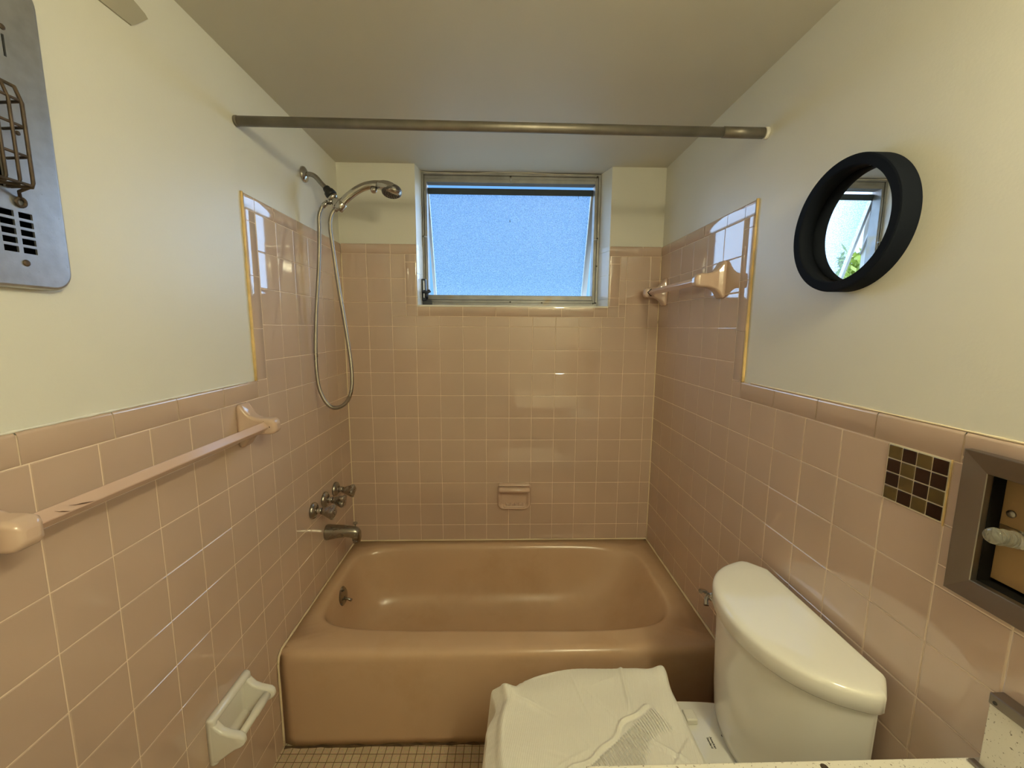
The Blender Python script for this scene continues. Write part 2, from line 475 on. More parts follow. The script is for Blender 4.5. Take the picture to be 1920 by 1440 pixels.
def grid(t, us, vs, hole=None, jitter=0):
    for a, b in zip(us, us[1:]):
        for c, d in zip(vs, vs[1:]):
            for r in clip(a, b, c, d, hole): t.tile(*r)

BED = .002
def side_tiles(x, sgn, name, parent, extra_hole=None, skip=None):
    t = Tiler(lambda u, v, h: (x + sgn*(h-.0022), u, v))
    ys = [-k*T for k in range(0, 23)]; ys = sorted([y for y in ys if y > FRONT])
    ys = [FRONT]+ys
    zs = [0.0] + [CAPB-k*T for k in range(10, -1, -1)]
    # field, whole wall up to the cap line
    for a, b in zip(ys, ys[1:]):
        for c, d in zip(zs, zs[1:]):
            for r in clip(a, b, c, d, extra_hole):
                for r2 in clip(*r, skip): t.tile(*r2)
    # surround above cap line, 6 columns, then a 2 inch bullnose column
    u_edge = -6*T
    zs2 = [CAPB+k*T for k in range(0, 6)]
    grid(t, [-k*T for k in range(6, -1, -1)], zs2)
    # bullnose column (6 in pieces)
    z = CAPB
    cut = [CAPB, CAPT]+[CAPT+.1545*k for k in range(1, 4)]+[SURT-.045]
    for c, d in zip(cut, cut[1:]): t.bull(u_edge-.0505, u_edge, c, d, 'u0') if c >= CAPT else t.tile(u_edge-.0505, u_edge, c, d)
    # top cap of the surround
    us = [u_edge-.0505, u_edge] + [u_edge+.10+.1545*k for k in range(0, 4)] + [0.0]
    for a, b in zip(us, us[1:]): t.bull(a, b, SURT-.045, SURT, 'v1')
    # wainscot cap
    us = sorted([u_edge-.0505-.1545*k for k in range(0, 12) if u_edge-.0505-.1545*k > FRONT]+[FRONT])
    for a, b in zip(us, us[1:]):
        for r in clip(a, b, CAPB, CAPT, skip): t.bull(*r, 'v1')
    # grout bed
    for r in clip(FRONT, 0, 0, CAPB, skip): t.bed(*r)
    for r in clip(FRONT, 0, CAPB, CAPT-.004, skip): t.bed(*r)
    t.bed(u_edge-.046, 0, CAPT-.004, SURT-.004)
    o = obj(name, t.bm, ['tile', 'grout'], parent)
    o['label'] = 'pink glazed tile facing'
    return o

side_tiles(0, 1, 'tile_facing', wall_left)
MOS = (-1.3130, -1.2035, CAPB-T, CAPB)       # brown mosaic patch, one field tile
NFR = (-1.600, -1.339, .9895, 1.224)         # recessed fixture frame footprint
side_tiles(W, -1, 'tile_facing', wall_right, extra_hole=MOS, skip=(NH[0]-.004, NH[1]+.004, NH[2]-.004, NH[3]+.004))

# yellowed beads down the edges of the surround and along the cap
def bead(parent, x, sgn, pts, r=.0042):
    bm = BM(); tube(bm, [(x+sgn*p[0], p[1], p[2]) for p in pts], lambda i, t: r*(.8+.4*random.random()), 8)
    return obj('edge_bead', bm, 'edge', parent, label='yellowed sealant bead')
seq = lambda z0, z1, n=26: [(-.0035, -6*T-.0525, z0+(z1-z0)*k/n) for k in range(n+1)]
bead(wall_left, 0, 1, seq(CAPT, SURT)); bead(wall_right, W, -1, seq(CAPT, SURT))
bm = BM(); tube(bm, [(W+.004, -.75-.02*k, CAPT+.001) for k in range(0, 40)], lambda i, t: .0019*(.7+.6*random.random()), 8)
obj('cap_bead', bm, 'caulk', wall_right)
bm = BM(); tube(bm, [(-.004, -.75-.02*k, CAPT+.001) for k in range(0, 40)], lambda i, t: .0022*(.6+.8*random.random()), 8)
obj('cap_bead', bm, 'whitecap', wall_left)

# back wall
t = Tiler(lambda u, v, h: (u, -(h-.0022), v))
xs = [0.0]+[.0038+k*T for k in range(1, 14)]+[W]
zs = [RIM-.012]+[CAPB-k*T for k in range(7, -6, -1)]
TR = .0525
hole = (WX0-TR, WX1+TR, WZ0-.0505, 3)
grid(t, xs, zs, hole)
# 2x6 trim round the window
ux = [WX0-TR, WX0]+[WX0+.055+.1545*k for k in range(0, 6)]+[WX1, WX1+TR]
for a, b in zip(ux, ux[1:]):
    if WX0-1e-4 <= a and b <= WX1+1e-4: t.bull(a, b, WZ0-.0505, WZ0, 'v1')
    else: t.tile(a, b, WZ0-.0505, WZ0)
vz = [WZ0, WZ0+.04, WZ0+.1945, SURT-.0455]
for c, d in zip(vz, vz[1:]):
    t.bull(WX0-TR, WX0, c, d, 'u1'); t.bull(WX1, WX1+TR, c, d, 'u0')
for us in ([0, .0038+T, .0038+2*T, WX0], [WX1, WX1+.155, W]):
    for a, b in zip(us, us[1:]): t.bull(a, b, SURT-.0455, SURT, 'v1')
for r in ((0, W, RIM-.012, WZ0-.004), (0, WX0-.004, WZ0-.004, SURT-.004), (WX1+.004, W, WZ0-.004, SURT-.004)): t.bed(*r)
bt = obj('tile_facing', t.bm, ['tile', 'grout'], wall_back); bt['label'] = 'pink glazed tile facing'
# corner grout lines
for xx in (0.0012, W-.0012):
    bm = BM(); tube(bm, [(xx, -.0012, RIM+.012+k*.06) for k in range(25) if RIM+k*.06 < SURT], .0026, 8)
    obj('corner_grout', bm, 'caulk', wall_back)
# tiles on the window jambs below the tile line + sill
bm = BM()
for xf, xb, s in ((WX0, FX0, 1), (WX1, FX1, -1)):
    v = WZ0
    for v1 in (WZ0+.035, WZ0+.035+T, WZ0+.035+2*T, SURT):
        e = .0012
        ring = lambda z: [Vector((xf+s*.001, PL-.004, z)), Vector((xb+s*.001, FY-.002, z)), Vector((xb-s*.004, FY-.002, z)), Vector((xf-s*.004, PL-.004, z))]
        loft(bm, [ring(v+e), ring(v1-e)], smooth=False); v = v1
obj('jamb_tile', bm, 'whiteceramic', wall_back, label='pale glazed jamb tile')
bm = BM(); box(bm, WX0-.002, WX1+.002, -.001, .16, WZ0-.0065, WZ0+.002, 0, .0015)
obj('window_sill', bm, 'whiteceramic', wall_back)

# ------------------------------------------------------------------ window
win = thing('window_1', 'aluminium awning window with blue pebbled glass', 'window', ((FX0+FX1)/2, FY, WZ0)); win['kind'] = 'structure'
IX0, IX1, IZ0, IZ1 = .377, 1.1775, 1.566, 2.0885
def ring_frame(bm, x0, x1, z0, z1, w0, w1, wb, wt, y0, y1, bev=.0015):
    box(bm, x0, x0+w0, y0, y1, z0, z1, 0, bev); box(bm, x1-w1, x1, y0, y1, z0, z1, 0, bev)
    box(bm, x0+w0, x1-w1, y0, y1, z0, z0+wb, 0, bev); box(bm, x0+w0, x1-w1, y0, y1, z1-wt, z1, 0, bev)
bm = BM()
ring_frame(bm, FX0+.0005, FX1-.0005, WZ0+.003, H-.002, .009, .011, .016, .012, FY-.006, FY+.06)
ring_frame(bm, FX0+.009, FX1-.011, WZ0+.019, H-.014, .006, .008, .014, .016, FY+.003, FY+.06)
ring_frame(bm, FX0+.015, FX1-.019, WZ0+.033, H-.030, .0085, .0085, .022, .016, FY-.003, FY+.045)
obj('frame', bm, 'alu', win)
# sealant line above the frame
bm = BM(); tube(bm, [(FX0+.02*k, FY-.008, H-.004-.003*math.sin(k*.21)) for k in range(42)], lambda i, t: .0020+.0006*math.sin(i*1.3), 8)
obj('sealant', bm, 'ceil', win)
# ridge in brighter metal, standing in for the frame's edge highlight
bm = BM(); box(bm, FX0+.0145, FX0+.0168, FY-.0045, FY+.01, IZ0+.03, IZ1-.04); obj('edge_highlight', bm, 'alulight', win)
# sash, hinged at the top and pushed out at the bottom
A = (.150, 2.068); Bq = (.345, 1.548)
ax = Vector((0, Bq[0]-A[0], Bq[1]-A[1])); SL = ax.length; ax.normalize(); nx = Vector((0, -ax.z, ax.y))
if nx.y > 0: nx = -nx
def sp(x, s, h): return Vector((x, A[0], A[1])) + ax*s + nx*h
def sbox(bm, x0, x1, s0, s1, h0, h1):
    vs = [sp(x, s, h) for h in (h0, h1) for x, s in ((x0,s0),(x1,s0),(x1,s1),(x0,s1))]
    loft(bm, [vs[:4], vs[4:]], smooth=False)
bm = BM(); SX0, SX1 = .366, 1.196
sbox(bm, SX0, SX0+.014, .0, SL, -.012, .010); sbox(bm, SX1-.027, SX1, .0, SL, -.012, .010)
sbox(bm, SX0, SX1, SL-.02, SL, -.012, .010)
sash = obj('sash', bm, 'alulight', win)
bm = BM(); sbox(bm, SX0, SX1, -.010, .017, -.014, .012); obj('top_rail', bm, 'backlit_tone', sash, label='top rail coloured dark blue grey for back-lit shade')
bm = BM(); sbox(bm, FX0+.016, FX1-.02, -.046, -.036, -.03, .0); obj('head_strip', bm, 'backlit_tone', win)
bm = BM(); sbox(bm, SX0+.006, SX1-.006, .008, SL-.008, -.002, .002)
obj('pane', bm, 'pane', sash, label='blue pebbled glass pane')
# two specks on the glass
bm = BM(); sbox(bm, .772, .775, .13, .141, .0022, .0030); sbox(bm, 1.108, 1.1095, .012, .03, .0022, .0030)
obj('speck', bm, 'screw', sash)
# side arms
for x in (SX0-.006, SX1+.002):
    bm = BM(); tube(bm, [(x, FY+.05, 1.93), (x, .20, 1.80)], .004, 8); obj('stay_arm', bm, 'alulight', win)
# crank operator
bm = BM()
box(bm, .349, .371, FY-.040, FY-.006, 1.535, 1.640, 0, .006)
box(bm, .349, .395, FY-.030, FY-.006, 1.517, 1.540, 0, .004)
op = obj('crank_operator', bm, 'darkmetal', win, label='dark metal crank operator')
bm = BM(); box(bm, .3585, .3645, FY-.042, FY-.038, 1.55, 1.630, 0, .0015); obj('bright_rib', bm, 'alulight', op)
bm = BM()
tube(bm, [(.372, FY-.03, 1.548), (.376, FY-.05, 1.572)], .008, 12)
tube(bm, [(.362, FY-.052, 1.577), (.370, FY-.055, 1.580), (.380, FY-.056, 1.573), (.394, FY-.055, 1.583)], lambda i, t: .0085 if i in (0, 3) else .0065, 12)
obj('crank_knob', bm, 'darkmetal', op)
# screws and screen clips
def dotscrew(x, z, r=.004, name='screw', m='screw', y=FY-.006):
    bm = BM(); lathe(bm, (x, y+.001, z), (0,-1,0), [(0, r), (.002, r*.9), (.003, r*.4)], 14); obj(name, bm, m, win)
for x, z in ((1.1955, 1.71), (1.1955, 1.84), (1.184, 1.53), (1.195, 1.5335), (.358, 1.84), (1.186, 2.121), (.775, 2.117), (.775, 1.535), (.93, 1.532)): dotscrew(x, z)
for x, z, d in ((.368, 1.84, 1), (1.186, 1.835, -1), (.775, 2.104, 0)):
    bm = BM(); tube(bm, [(x-.006*d, FY-.008, z), (x, FY-.012, z-.002), (x+.008*d, FY-.010, z-.003-.008*(d == 0))], .0028, 8); obj('screen_clip', bm, 'alulight', win)

# ------------------------------------------------------------------ bathtub
tub = thing('bathtub', 'tan pink enamel bathtub with white caulk around its rim', 'bathtub', (W/2, TUBY/2, 0))
NA = 144
def dirs():
    return [(math.cos(2*PI*k/NA+PI/4*0), math.sin(2*PI*k/NA)) for k in range(NA)]
cx, cy = W/2, -.3475
def sring(xL, xR, yF, yB, z, n, skew=0., n2=None, zf=None):
    out = []
    for c, s in dirs():
        dx, dy = c*(W/2), s*.3625
        a = (xR-cx) if dx > 0 else (cx-xL)
        b = (yB-cy) if dy > 0 else (cy-yF)
        nn = n if not n2 else (n2 if dx > 0 else n)
        k = (abs(dx/a)**nn + abs(dy/b)**nn)**(-1/nn)
        x, y = cx+dx*k, cy+dy*k
        if dy < 0: y = cy-(cy-y)*(1+skew*(x-cx)/a)
        out.append(Vector((x, y, zf(x) if zf else z)))
    return out
def orect(z, fr=0., side=0.):
    out = []
    for c, s in dirs():
        dx, dy = c*(W/2), s*.3625
        b = (-.0030-cy) if dy > 0 else (cy-(TUBY+fr))
        k = 1/max(abs(dx)/(W/2), abs(dy)/b)
        out.append(Vector((cx+dx*k*(1-side), cy+dy*k, z)))
    return out
bm = BM()
g = .002
rings = [orect(0, .003), orect(.03, .003), orect(.20, .0015), orect(.312, 0), orect(.327, .0025), orect(.338, .008), orect(.345, .018), orect(RIM, .032),
         sring(.040, 1.398, -.640, -.044, RIM, 6, .045, 5), sring(.048, 1.390, -.631, -.050, RIM-.001, 6, .045, 5),
         sring(.056, 1.382, -.622, -.057, RIM-.007, 6, .045, 5), sring(.061, 1.374, -.616, -.063, RIM-.02, 6, .045, 5),
         sring(.068, 1.350, -.606, -.072, .28, 5.5, .04, 4.5), sring(.080, 1.300, -.592, -.086, .20, 5, .03, 4),
         sring(.094, 1.245, -.574, -.104, .135, 4.5, .02, 3.6), sring(.112, 1.205, -.552, -.126, .098, 4.2, .02, 3.4),
         sring(.145, 1.165, -.522, -.158, .078, 4, .02, 3.2), sring(.21, 1.09, -.47, -.21, .072, 3.6, .0, 3),
         sring(.42, .95, -.40, -.29, .069, 3, 0, 3)]
loft(bm, rings, True, True)
for f in bm.faces:
    f.smooth = True
obj('tub_shell', bm, 'enamel', tub)
# caulk bead
bm = BM()
path = [(.0046, TUBY-.001, .01+.03*k) for k in range(11)] + [(.0046, TUBY+.006, .335), (.0046, TUBY+.024, RIM+.001)]
path += [(.0046, TUBY+.024+.0235*k, RIM+.0015) for k in range(1, 30)] + [(.0050, -.0050, RIM+.002)]
path += [(.05*k, -.0046, RIM+.0018) for k in range(1, 30)] + [(W-.0050, -.0050, RIM+.002)]
path += [(W-.0046, -.024-.0235*k, RIM+.0015) for k in range(0, 29)] + [(W-.0046, TUBY+.006, .335)] + [(W-.0046, TUBY-.001, .31-.03*k) for k in range(11)]
tube(bm, path, lambda i, t: .0036*(.8+.4*random.random()), 8)
obj('caulk', bm, 'caulk', tub, label='off white caulk bead')
bm = BM()
loft(bm, [[Vector((x, TUBY+.004, .0002)), Vector((x, TUBY-d, .0002)), Vector((x, TUBY-d*.7, h)), Vector((x, TUBY+.004, h))] for x, d, h in [(.004+.0245*k, .001+.004*random.random(), .001+.005*random.random()**2) for k in range(61)]], smooth=False)
obj('dirt_line', bm, 'dirt', tub, label='dark dirt along the tub base')
# overflow plate and trip lever on the drain end
on = Vector((1, -.10, .22)).normalized(); oc = Vector((.0655, -.345, .288))
bm = BM(); lathe(bm, oc-on*.002, on, [(0, .037), (.003, .038), (.007, .034), (.0105, .026), (.012, .012), (.0122, .0)], 40, cap1=False)
ov = obj('overflow_plate', bm, 'dullchrome', tub, label='dull chrome overflow plate')
bm = BM(); box(bm, oc.x+.011, oc.x+.014, oc.y-.004, oc.y+.004, oc.z-.022, oc.z-.002, 0, .001)
tube(bm, [oc+on*.010+Vector((0,0,-.012)), oc+on*.022+Vector((0,0,-.016)), oc+on*.042+Vector((0,0,-.026))], lambda i, t: .0042+.002*t, 12)
obj('trip_lever', bm, 'dullchrome', ov)
for dz in (-.024, .024):
    bm = BM(); lathe(bm, oc+on*.007+Vector((0,0,dz)), on, [(0, .004), (.002, .0035), (.003, .001)], 12); obj('screw', bm, 'screw', ov)
# drain
bm = BM(); lathe(bm, (.30, -.345, .0715), (0,0,1), [(0, .034), (.003, .034), (.004, .03), (.0015, .022), (.001, .0)], 32, cap1=False); obj('drain', bm, 'dullchrome', tub)

# ------------------------------------------------------------------ tub faucet: three handles and a spout
def esc_prof(r): return [(0, r), (.004, r), (.009, r*.93), (.014, r*.70), (.017, r*.5)]
lab = ['nearest to the room of the three chrome tub handles', 'middle one of the three chrome tub handles', 'closest to the back wall of the three chrome tub handles']
for i, y in enumerate((-.4165, -.313, -.2035)):
    z = .700
    h = thing('bath_tap', lab[i], 'tap handle', (0.0005, y, z), 'tub handles on the left wall')
    bm = BM(); lathe(bm, (0.0005, y, z), (1,0,0), esc_prof(.032), 40); obj('escutcheon', bm, 'dullchrome', h)
    bm = BM(); lathe(bm, (.015, y, z), (1,0,0), [(0, .0135), (.012, .0125), (.016, .011), (.02, .0115)], 24); obj('stem', bm, 'chrome', h)
    bm = BM(); ph = (.4, 1.0, .1)[i]
    lathe(bm, (.034, y, z-.003), (1, 0, -.10), [(0, .0125), (.008, .0135), (.022, .019), (.040, .0255), (.046, .0262), (.050, .024), (.0515, .018), (.052, .0)], 64, cap1=False,
          flute=lambda th, tt, ph=ph: 1+(.15*math.cos(4*(th+ph))-.03)*min(1, max(0, (tt-.004)/.03)))
    kn = obj('knob', bm, 'dullchrome', h)
    bm = BM(); lathe(bm, (.086, y, z-.0082), (1, 0, -.10), [(0, .008), (.0008, .0078), (.0010, .0)], 24, cap1=False); obj('index_button', bm, 'chrome', kn)
spt = thing('tub_spout', 'chrome tub spout with pull up diverter knob below the handles', 'spout', (0.0005, -.309, .5545))
y0, z0 = -.309, .5545
bm = BM(); prof = []
for x, cz, hy, hz in ((.0005, z0, .030, .031), (.006, z0, .031, .032), (.02, z0+.001, .029, .030), (.05, z0+.0035, .0265, .0265), (.085, z0+.004, .0245, .0235), (.105, z0+.001, .0235, .0245), (.120, z0-.006, .022, .029), (.132, z0-.012, .0185, .029), (.140, z0-.016, .013, .022), (.1425, z0-.018, .006, .012)):
    prof.append([Vector((x, y0+p, q)) for p, q in rrect(0, cz, hy, hz, min(hy, hz)*.95, 6)])
loft(bm, prof); obj('spout_body', bm, 'dullchrome', spt)
bm = BM(); lathe(bm, (.122, y0, z0-.028), (.15,0,-1), [(0, .0165), (.016, .0155), (.018, .013), (.010, .0115), (.010, .0)], 28, cap1=False); obj('outlet', bm, 'dullchrome', spt)
bm = BM(); lathe(bm, (.120, y0, z0+.018), (.05,0,1), [(0, .0035), (.014, .003), (.018, .005), (.020, .0095), (.0245, .0095), (.026, .006)], 20); obj('diverter_knob', bm, 'dullchrome', spt)

# ------------------------------------------------------------------ hand shower
sy = -.3133
sh = thing('hand_shower', 'chrome hand shower on wall arm with long looping metal hose', 'shower', (-PL, sy, 1.9706))
bm = BM(); lathe(bm, (-PL, sy, 1.9706), (1,0,0), [(0, .0285), (.003, .0285), (.008, .026), (.012, .018), (.015, .012)], 40); obj('escutcheon', bm, 'chrome', sh)
bm = BM(); tube(bm, catmull([(.004, sy, 1.9715), (.020, sy, 1.971), (.038, sy, 1.9625), (.060, sy, 1.9375), (.078, sy, 1.919)], 6), .0088, 16); obj('shower_arm', bm, 'dullchrome', sh)
d = Vector((.0225, 0, -.029)).normalized()
bm = BM(); lathe(bm, Vector((.073, sy, 1.9255)), d, [(0, .0115), (.004, .0135), (.014, .0145), (.018, .0185), (.030, .0205), (.038, .019)], 24,
                 flute=lambda th, tt: 1+.03*math.cos(10*th)*(tt > .016)); obj('rubber_collar', bm, 'rubber', sh)
bm = BM()
lathe(bm, Vector((.0945, sy, 1.894)), d, [(0, .0175), (.004, .0195), (.010, .0185), (.014, .014)], 28)
lathe(bm, Vector((.102, sy, 1.884)), (.30, 0, -1), [(-.006, .012), (.008, .0135), (.022, .0125), (.026, .010)], 24)
tube(bm, [(.102, sy, 1.878), (.090, sy-.004, 1.874), (.077, sy-.01, 1.868)], .0085, 14)
dv = obj('diverter', bm, 'chrome', sh)
bm = BM(); lathe(bm, (.092, sy-.012, 1.866), (0,-1,-.3), [(0, .005), (.008, .0045), (.009, .002)], 14); obj('diverter_pin', bm, 'screw', dv)
# cradle the handset rests in
hd = Vector((.52, 0, .60)).normalized()
bm = BM(); lathe(bm, Vector((.116, sy, 1.850)), hd, [(-.003, .0175), (0, .0190), (.026, .0195), (.029, .0175)], 28)
box(bm, .098, .132, sy-.014, sy+.014, 1.850, 1.884, 0, .004)
obj('cradle', bm, 'chrome', sh)
# handset: curved handle flowing into the head
hp = catmull([(.128, sy, 1.8665), (.150, sy, 1.8885), (.180, sy, 1.9115), (.215, sy, 1.9300), (.248, sy, 1.9375), (.272, sy, 1.9375)], 6)
hr = [.0150, .0150, .0148, .0146, .0150, .0158]
def hrad(i, t):
    k = t*(len(hr)-1); a = int(min(k, len(hr)-2)); return hr[a]+(hr[a+1]-hr[a])*(k-a)
bm = BM(); tube(bm, hp, hrad, 24)
ho = obj('handset', bm, 'chrome', sh)
bm = BM(); rings = []
for x, cz, hy, hz in ((.262, 1.9375, .0135, .0125), (.275, 1.9365, .021, .0145), (.290, 1.933, .030, .0165), (.308, 1.928, .036, .0175), (.325, 1.922, .0355, .0170), (.340, 1.9155, .029, .0135), (.350, 1.911, .018, .008), (.3535, 1.9095, .006, .003)):
    rings.append([Vector((x+(q-cz)*.25, sy+p, q)) for p, q in rrect(0, cz, hy, hz, min(hy, hz)*.9, 6)])
loft(bm, rings)
hh = obj('spray_head', bm, 'chrome', ho)
fd = Vector((.02, -.30, -1)).normalized()
bm = BM(); lathe(bm, Vector((.3185, sy, 1.916)), fd, [(-.010, .033), (-.004, .0362), (.004, .0368), (.009, .0355), (.0115, .031), (.0115, 0)], 40, cap1=False)
fc = obj('spray_face', bm, 'face_reflect', ho)
bm = BM()
_, fa, fb = frame_of(fd)
for rr, nn in ((.009, 6), (.018, 12), (.027, 18)):
    for k in range(nn):
        lathe(bm, Vector((.3185, sy, 1.916))+fd*.0112+(fa*math.cos(2*PI*k/nn)+fb*math.sin(2*PI*k/nn))*rr, fd, [(0, .0019), (.0022, .0013)], 8)
obj('nozzles', bm, 'rubber', ho)['kind'] = 'stuff'
bm = BM(); lathe(bm, (.252, sy-.004, 1.923), (.15, -.35, -1), [(0, .0125), (.010, .0120), (.014, .010), (.015, .005)], 12); obj('mode_button', bm, 'chrome', ho)
bm = BM(); lathe(bm, Vector((.1295, sy, 1.868)), hd, [(0, .0158), (.003, .0158)], 24); obj('seal_ring', bm, 'rubber', ho)
# hose
hp = [(.079, sy-.01, 1.870), (.064, sy-.014, 1.855), (.051, sy-.018, 1.820), (.050, sy-.022, 1.770), (.048, sy-.028, 1.690), (.042, sy-.036, 1.590), (.030, sy-.044, 1.450), (.024, sy-.050, 1.330), (.024, sy-.053, 1.235), (.034, sy-.056, 1.165), (.060, sy-.058, 1.113), (.090, sy-.058, 1.098), (.124, sy-.056, 1.112), (.148, sy-.054, 1.150), (.156, sy-.050, 1.215), (.150, sy-.044, 1.300), (.132, sy-.034, 1.430), (.112, sy-.024, 1.560), (.096, sy-.016, 1.690), (.086, sy-.010, 1.780), (.090, sy-.006, 1.820), (.102, sy-.003, 1.843), (.116, sy, 1.853)]
fine = catmull(hp, 24)
# resample evenly for the ribbed look
cum = [0]
for a, b in zip(fine, fine[1:]): cum.append(cum[-1]+(b-a).length)
tot = cum[-1]; NS = 1500; pts = []; j = 0
for k in range(NS+1):
    s = tot*k/NS
    while j < len(cum)-2 and cum[j+1] < s: j += 1
    pts.append(fine[j].lerp(fine[j+1], (s-cum[j])/max(1e-9, cum[j+1]-cum[j])))
bm = BM(); tube(bm, pts, lambda i, t: .0067 if i % 3 == 0 else .0073, 10); obj('hose', bm, 'hose', sh)
bm = BM(); tube(bm, [(.082, sy-.009, 1.872), (.064, sy-.014, 1.853)], .0085, 12); tube(bm, [(.118, sy, 1.8555), (.104, sy-.002, 1.843)], .009, 12); obj('hose_ferrule', bm, 'chrome', sh)

# ------------------------------------------------------------------ shower rod
rod = thing('shower_rod', 'tarnished metal shower curtain rod spanning the tub alcove', 'rod', (W/2, -.716, 1.9645))
R0 = Vector((.001-PL, -.7073, 1.9712)); R1 = Vector((W+PL, -.7241, 1.9583)); dr = (R1-R0); RL = dr.length
bm = BM(); tube(bm, [R0+dr*(.002), R0+dr*.94], .0132, 24); obj('tube', bm, 'rod', rod)
bm = BM(); tube(bm, [R0+dr*.915, R0+dr*.992], .0145, 24); obj('sleeve', bm, 'rod', rod)
bm = BM(); lathe(bm, R0, dr, [(0, .0142), (.006, .0142), (.007, .0134)], 24); obj('end_cap', bm, 'rod', rod)
bm = BM(); lathe(bm, R1, -dr, [(0, .0158), (.008, .0158), (.010, .0145)], 24); obj('end_cap', bm, 'whitecap', rod, label='white end cap')

# ------------------------------------------------------------------ ceramic towel bars
def post(bm, x, sgn, y, z, hz=.061, hy=.027, L=.098):
    prof = ((0, 1, 1), (.006, 1, 1), (.011, .93, .97), (.018, .74, .90), (.028, .55, .82), (.040, .43, .76), (.055, .375, .74), (.078, .37, .74), (.088, .335, .70), (.094, .25, .56), (.0975, .12, .3))
    rings = []
    for d, fz, fy in prof:
        d = d*L/.098
        h, w = hz*fz, hy*fy
        rings.append([Vector((x+sgn*d, y+p, q)) for p, q in rrect(0, z-.003*min(1, d/.05), w, h, min(w, h)*.45, 6)])
    loft(bm, rings)
def square_bar(bm, p, q, r):
    p, q = Vector(p), Vector(q); d = (q-p).normalized(); a = Vector((1,0,0)); a = (a-d*a.dot(d)).normalized(); b = d.cross(a)
    rings = []
    for c in (p, q):
        rings.append([c+(a*math.cos(t)+b*math.sin(t))*rr for t, rr in [(PI/2*k+e, r) for k in range(4) for e in (-.07, .07)]])
    loft(bm, rings, smooth=False)
tb = thing('towel_bar', 'long pink ceramic towel bar with chipped square rod on left wall', 'towel bar', (0, -1.08, 1.13), 'pink ceramic towel bars')
zc = 1.1325
for y in (-.792, -1.408):
    bm = BM(); post(bm, .0003, 1, y, zc, L=.100); obj('post', bm, 'ceramic', tb)
bm = BM(); square_bar(bm, (.068, -.782, zc-.003), (.068, -1.415, zc-.003), .0135); br = obj('rail', bm, 'bar', tb)
bm = BM()
def chip(y0, y1, w):
    # chipped enamel on the upper room-facing face of the rail
    P = [(y0, .2), (y0+.25*(y1-y0), .45), (y0+.5*(y1-y0), .55), (y1, .98), (y0+.75*(y1-y0), .9), (y0+.55*(y1-y0), .8), (y0+.2*(y1-y0), .5)]
    e = .0153
    vs = []
    for h in (.0, .0004):
        vs.append([Vector((.068+(e+h)*(.4+.6*t)*.96, y, zc-.003+(e+h)*(1-(.4+.6*t))*.96+.0006)) for y, t in P])
    loft(bm, vs, smooth=False)
for ca, cb in ((-1.338, -1.306), (-1.358, -1.343)):
    bm = BM(); chip(ca, cb, 1); obj('chip_mark', bm, 'chip', br, label='rusty chip')
for y in (-.790+.0, -1.408):
    s = -1 if y > -1 else 1
    yy = y+s*.0205
    bm = BM(); square_bar(bm, (.068, yy, zc-.003), (.068, yy+s*.0012, zc-.003), .0165); obj('socket', bm, 'dark', tb)

tb2 = thing('towel_bar', 'short pink ceramic towel bar high on right wall inside the alcove', 'towel bar', (W, -.31, 1.575), 'pink ceramic towel bars')
for y in (-.0665, -.5515):
    bm = BM(); post(bm, W-.0003, -1, y, 1.574, L=.100); obj('post', bm, 'ceramic', tb2)
bm = BM(); square_bar(bm, (W-.072, -.058, 1.571), (W-.072, -.558, 1.571), .0130); obj('rail', bm, 'bar', tb2)
bm = BM(); square_bar(bm, (W-.072, -.0868, 1.571), (W-.072, -.0880, 1.571), .0165); obj('socket', bm, 'dark', tb2)

# ------------------------------------------------------------------ soap dish on the back wall
sd = thing('soap_dish', 'pink ceramic soap dish with grab ledge on the back wall', 'soap dish', (.797, 0, .51))
bm = BM(); X0, X1, Z0, Z1 = .716, .880, .512, .648
cxs, czs = (X0+X1)/2, (Z0+Z1)/2; hx, hz = (X1-X0)/2, (Z1-Z0)/2
rg = lambda i, y, r: [Vector((p, y, q)) for p, q in rrect(cxs, czs, hx-i, hz-i, max(.004, r-i*.6), 6)]
loft(bm, [rg(0, -.0003, .03), rg(0, -.010, .03), rg(.003, -.017, .03), rg(.008, -.020, .028), rg(.0135, -.017, .026), rg(.018, -.006, .024), rg(.024, -.002, .02)], True, True)
obj('dish', bm, 'ceramic', sd)
bm = BM(); rings = []
for x, r in ((X0+.003, .004), (X0+.006, .010), (X0+.014, .0135), (X1-.014, .0135), (X1-.006, .010), (X1-.003, .004)):
    rings.append([Vector((x, -.030+1.35*r*math.cos(t), Z1-.026+r*math.sin(t))) for t in [2*PI*k/20 for k in range(20)]])
loft(bm, rings); obj('grab_ledge', bm, 'ceramic', sd)
bm = BM(); box(bm, X0+.004, X1-.004, -.030, -.0005, Z1-.011, Z1-.0005, 0, .004); obj('ledge_web', bm, 'ceramic', sd)
bm = BM(); box(bm, X0+.028, X1-.028, -.020, -.001, Z0+.012, Z0+.022, 0, .004)
for k in range(5):
    x = X0+.04+k*.021; box(bm, x, x+.009, -.017, -.002, Z0+.02, Z0+.032, 0, .002)
obj('soap_ridges', bm, 'ceramic', sd)

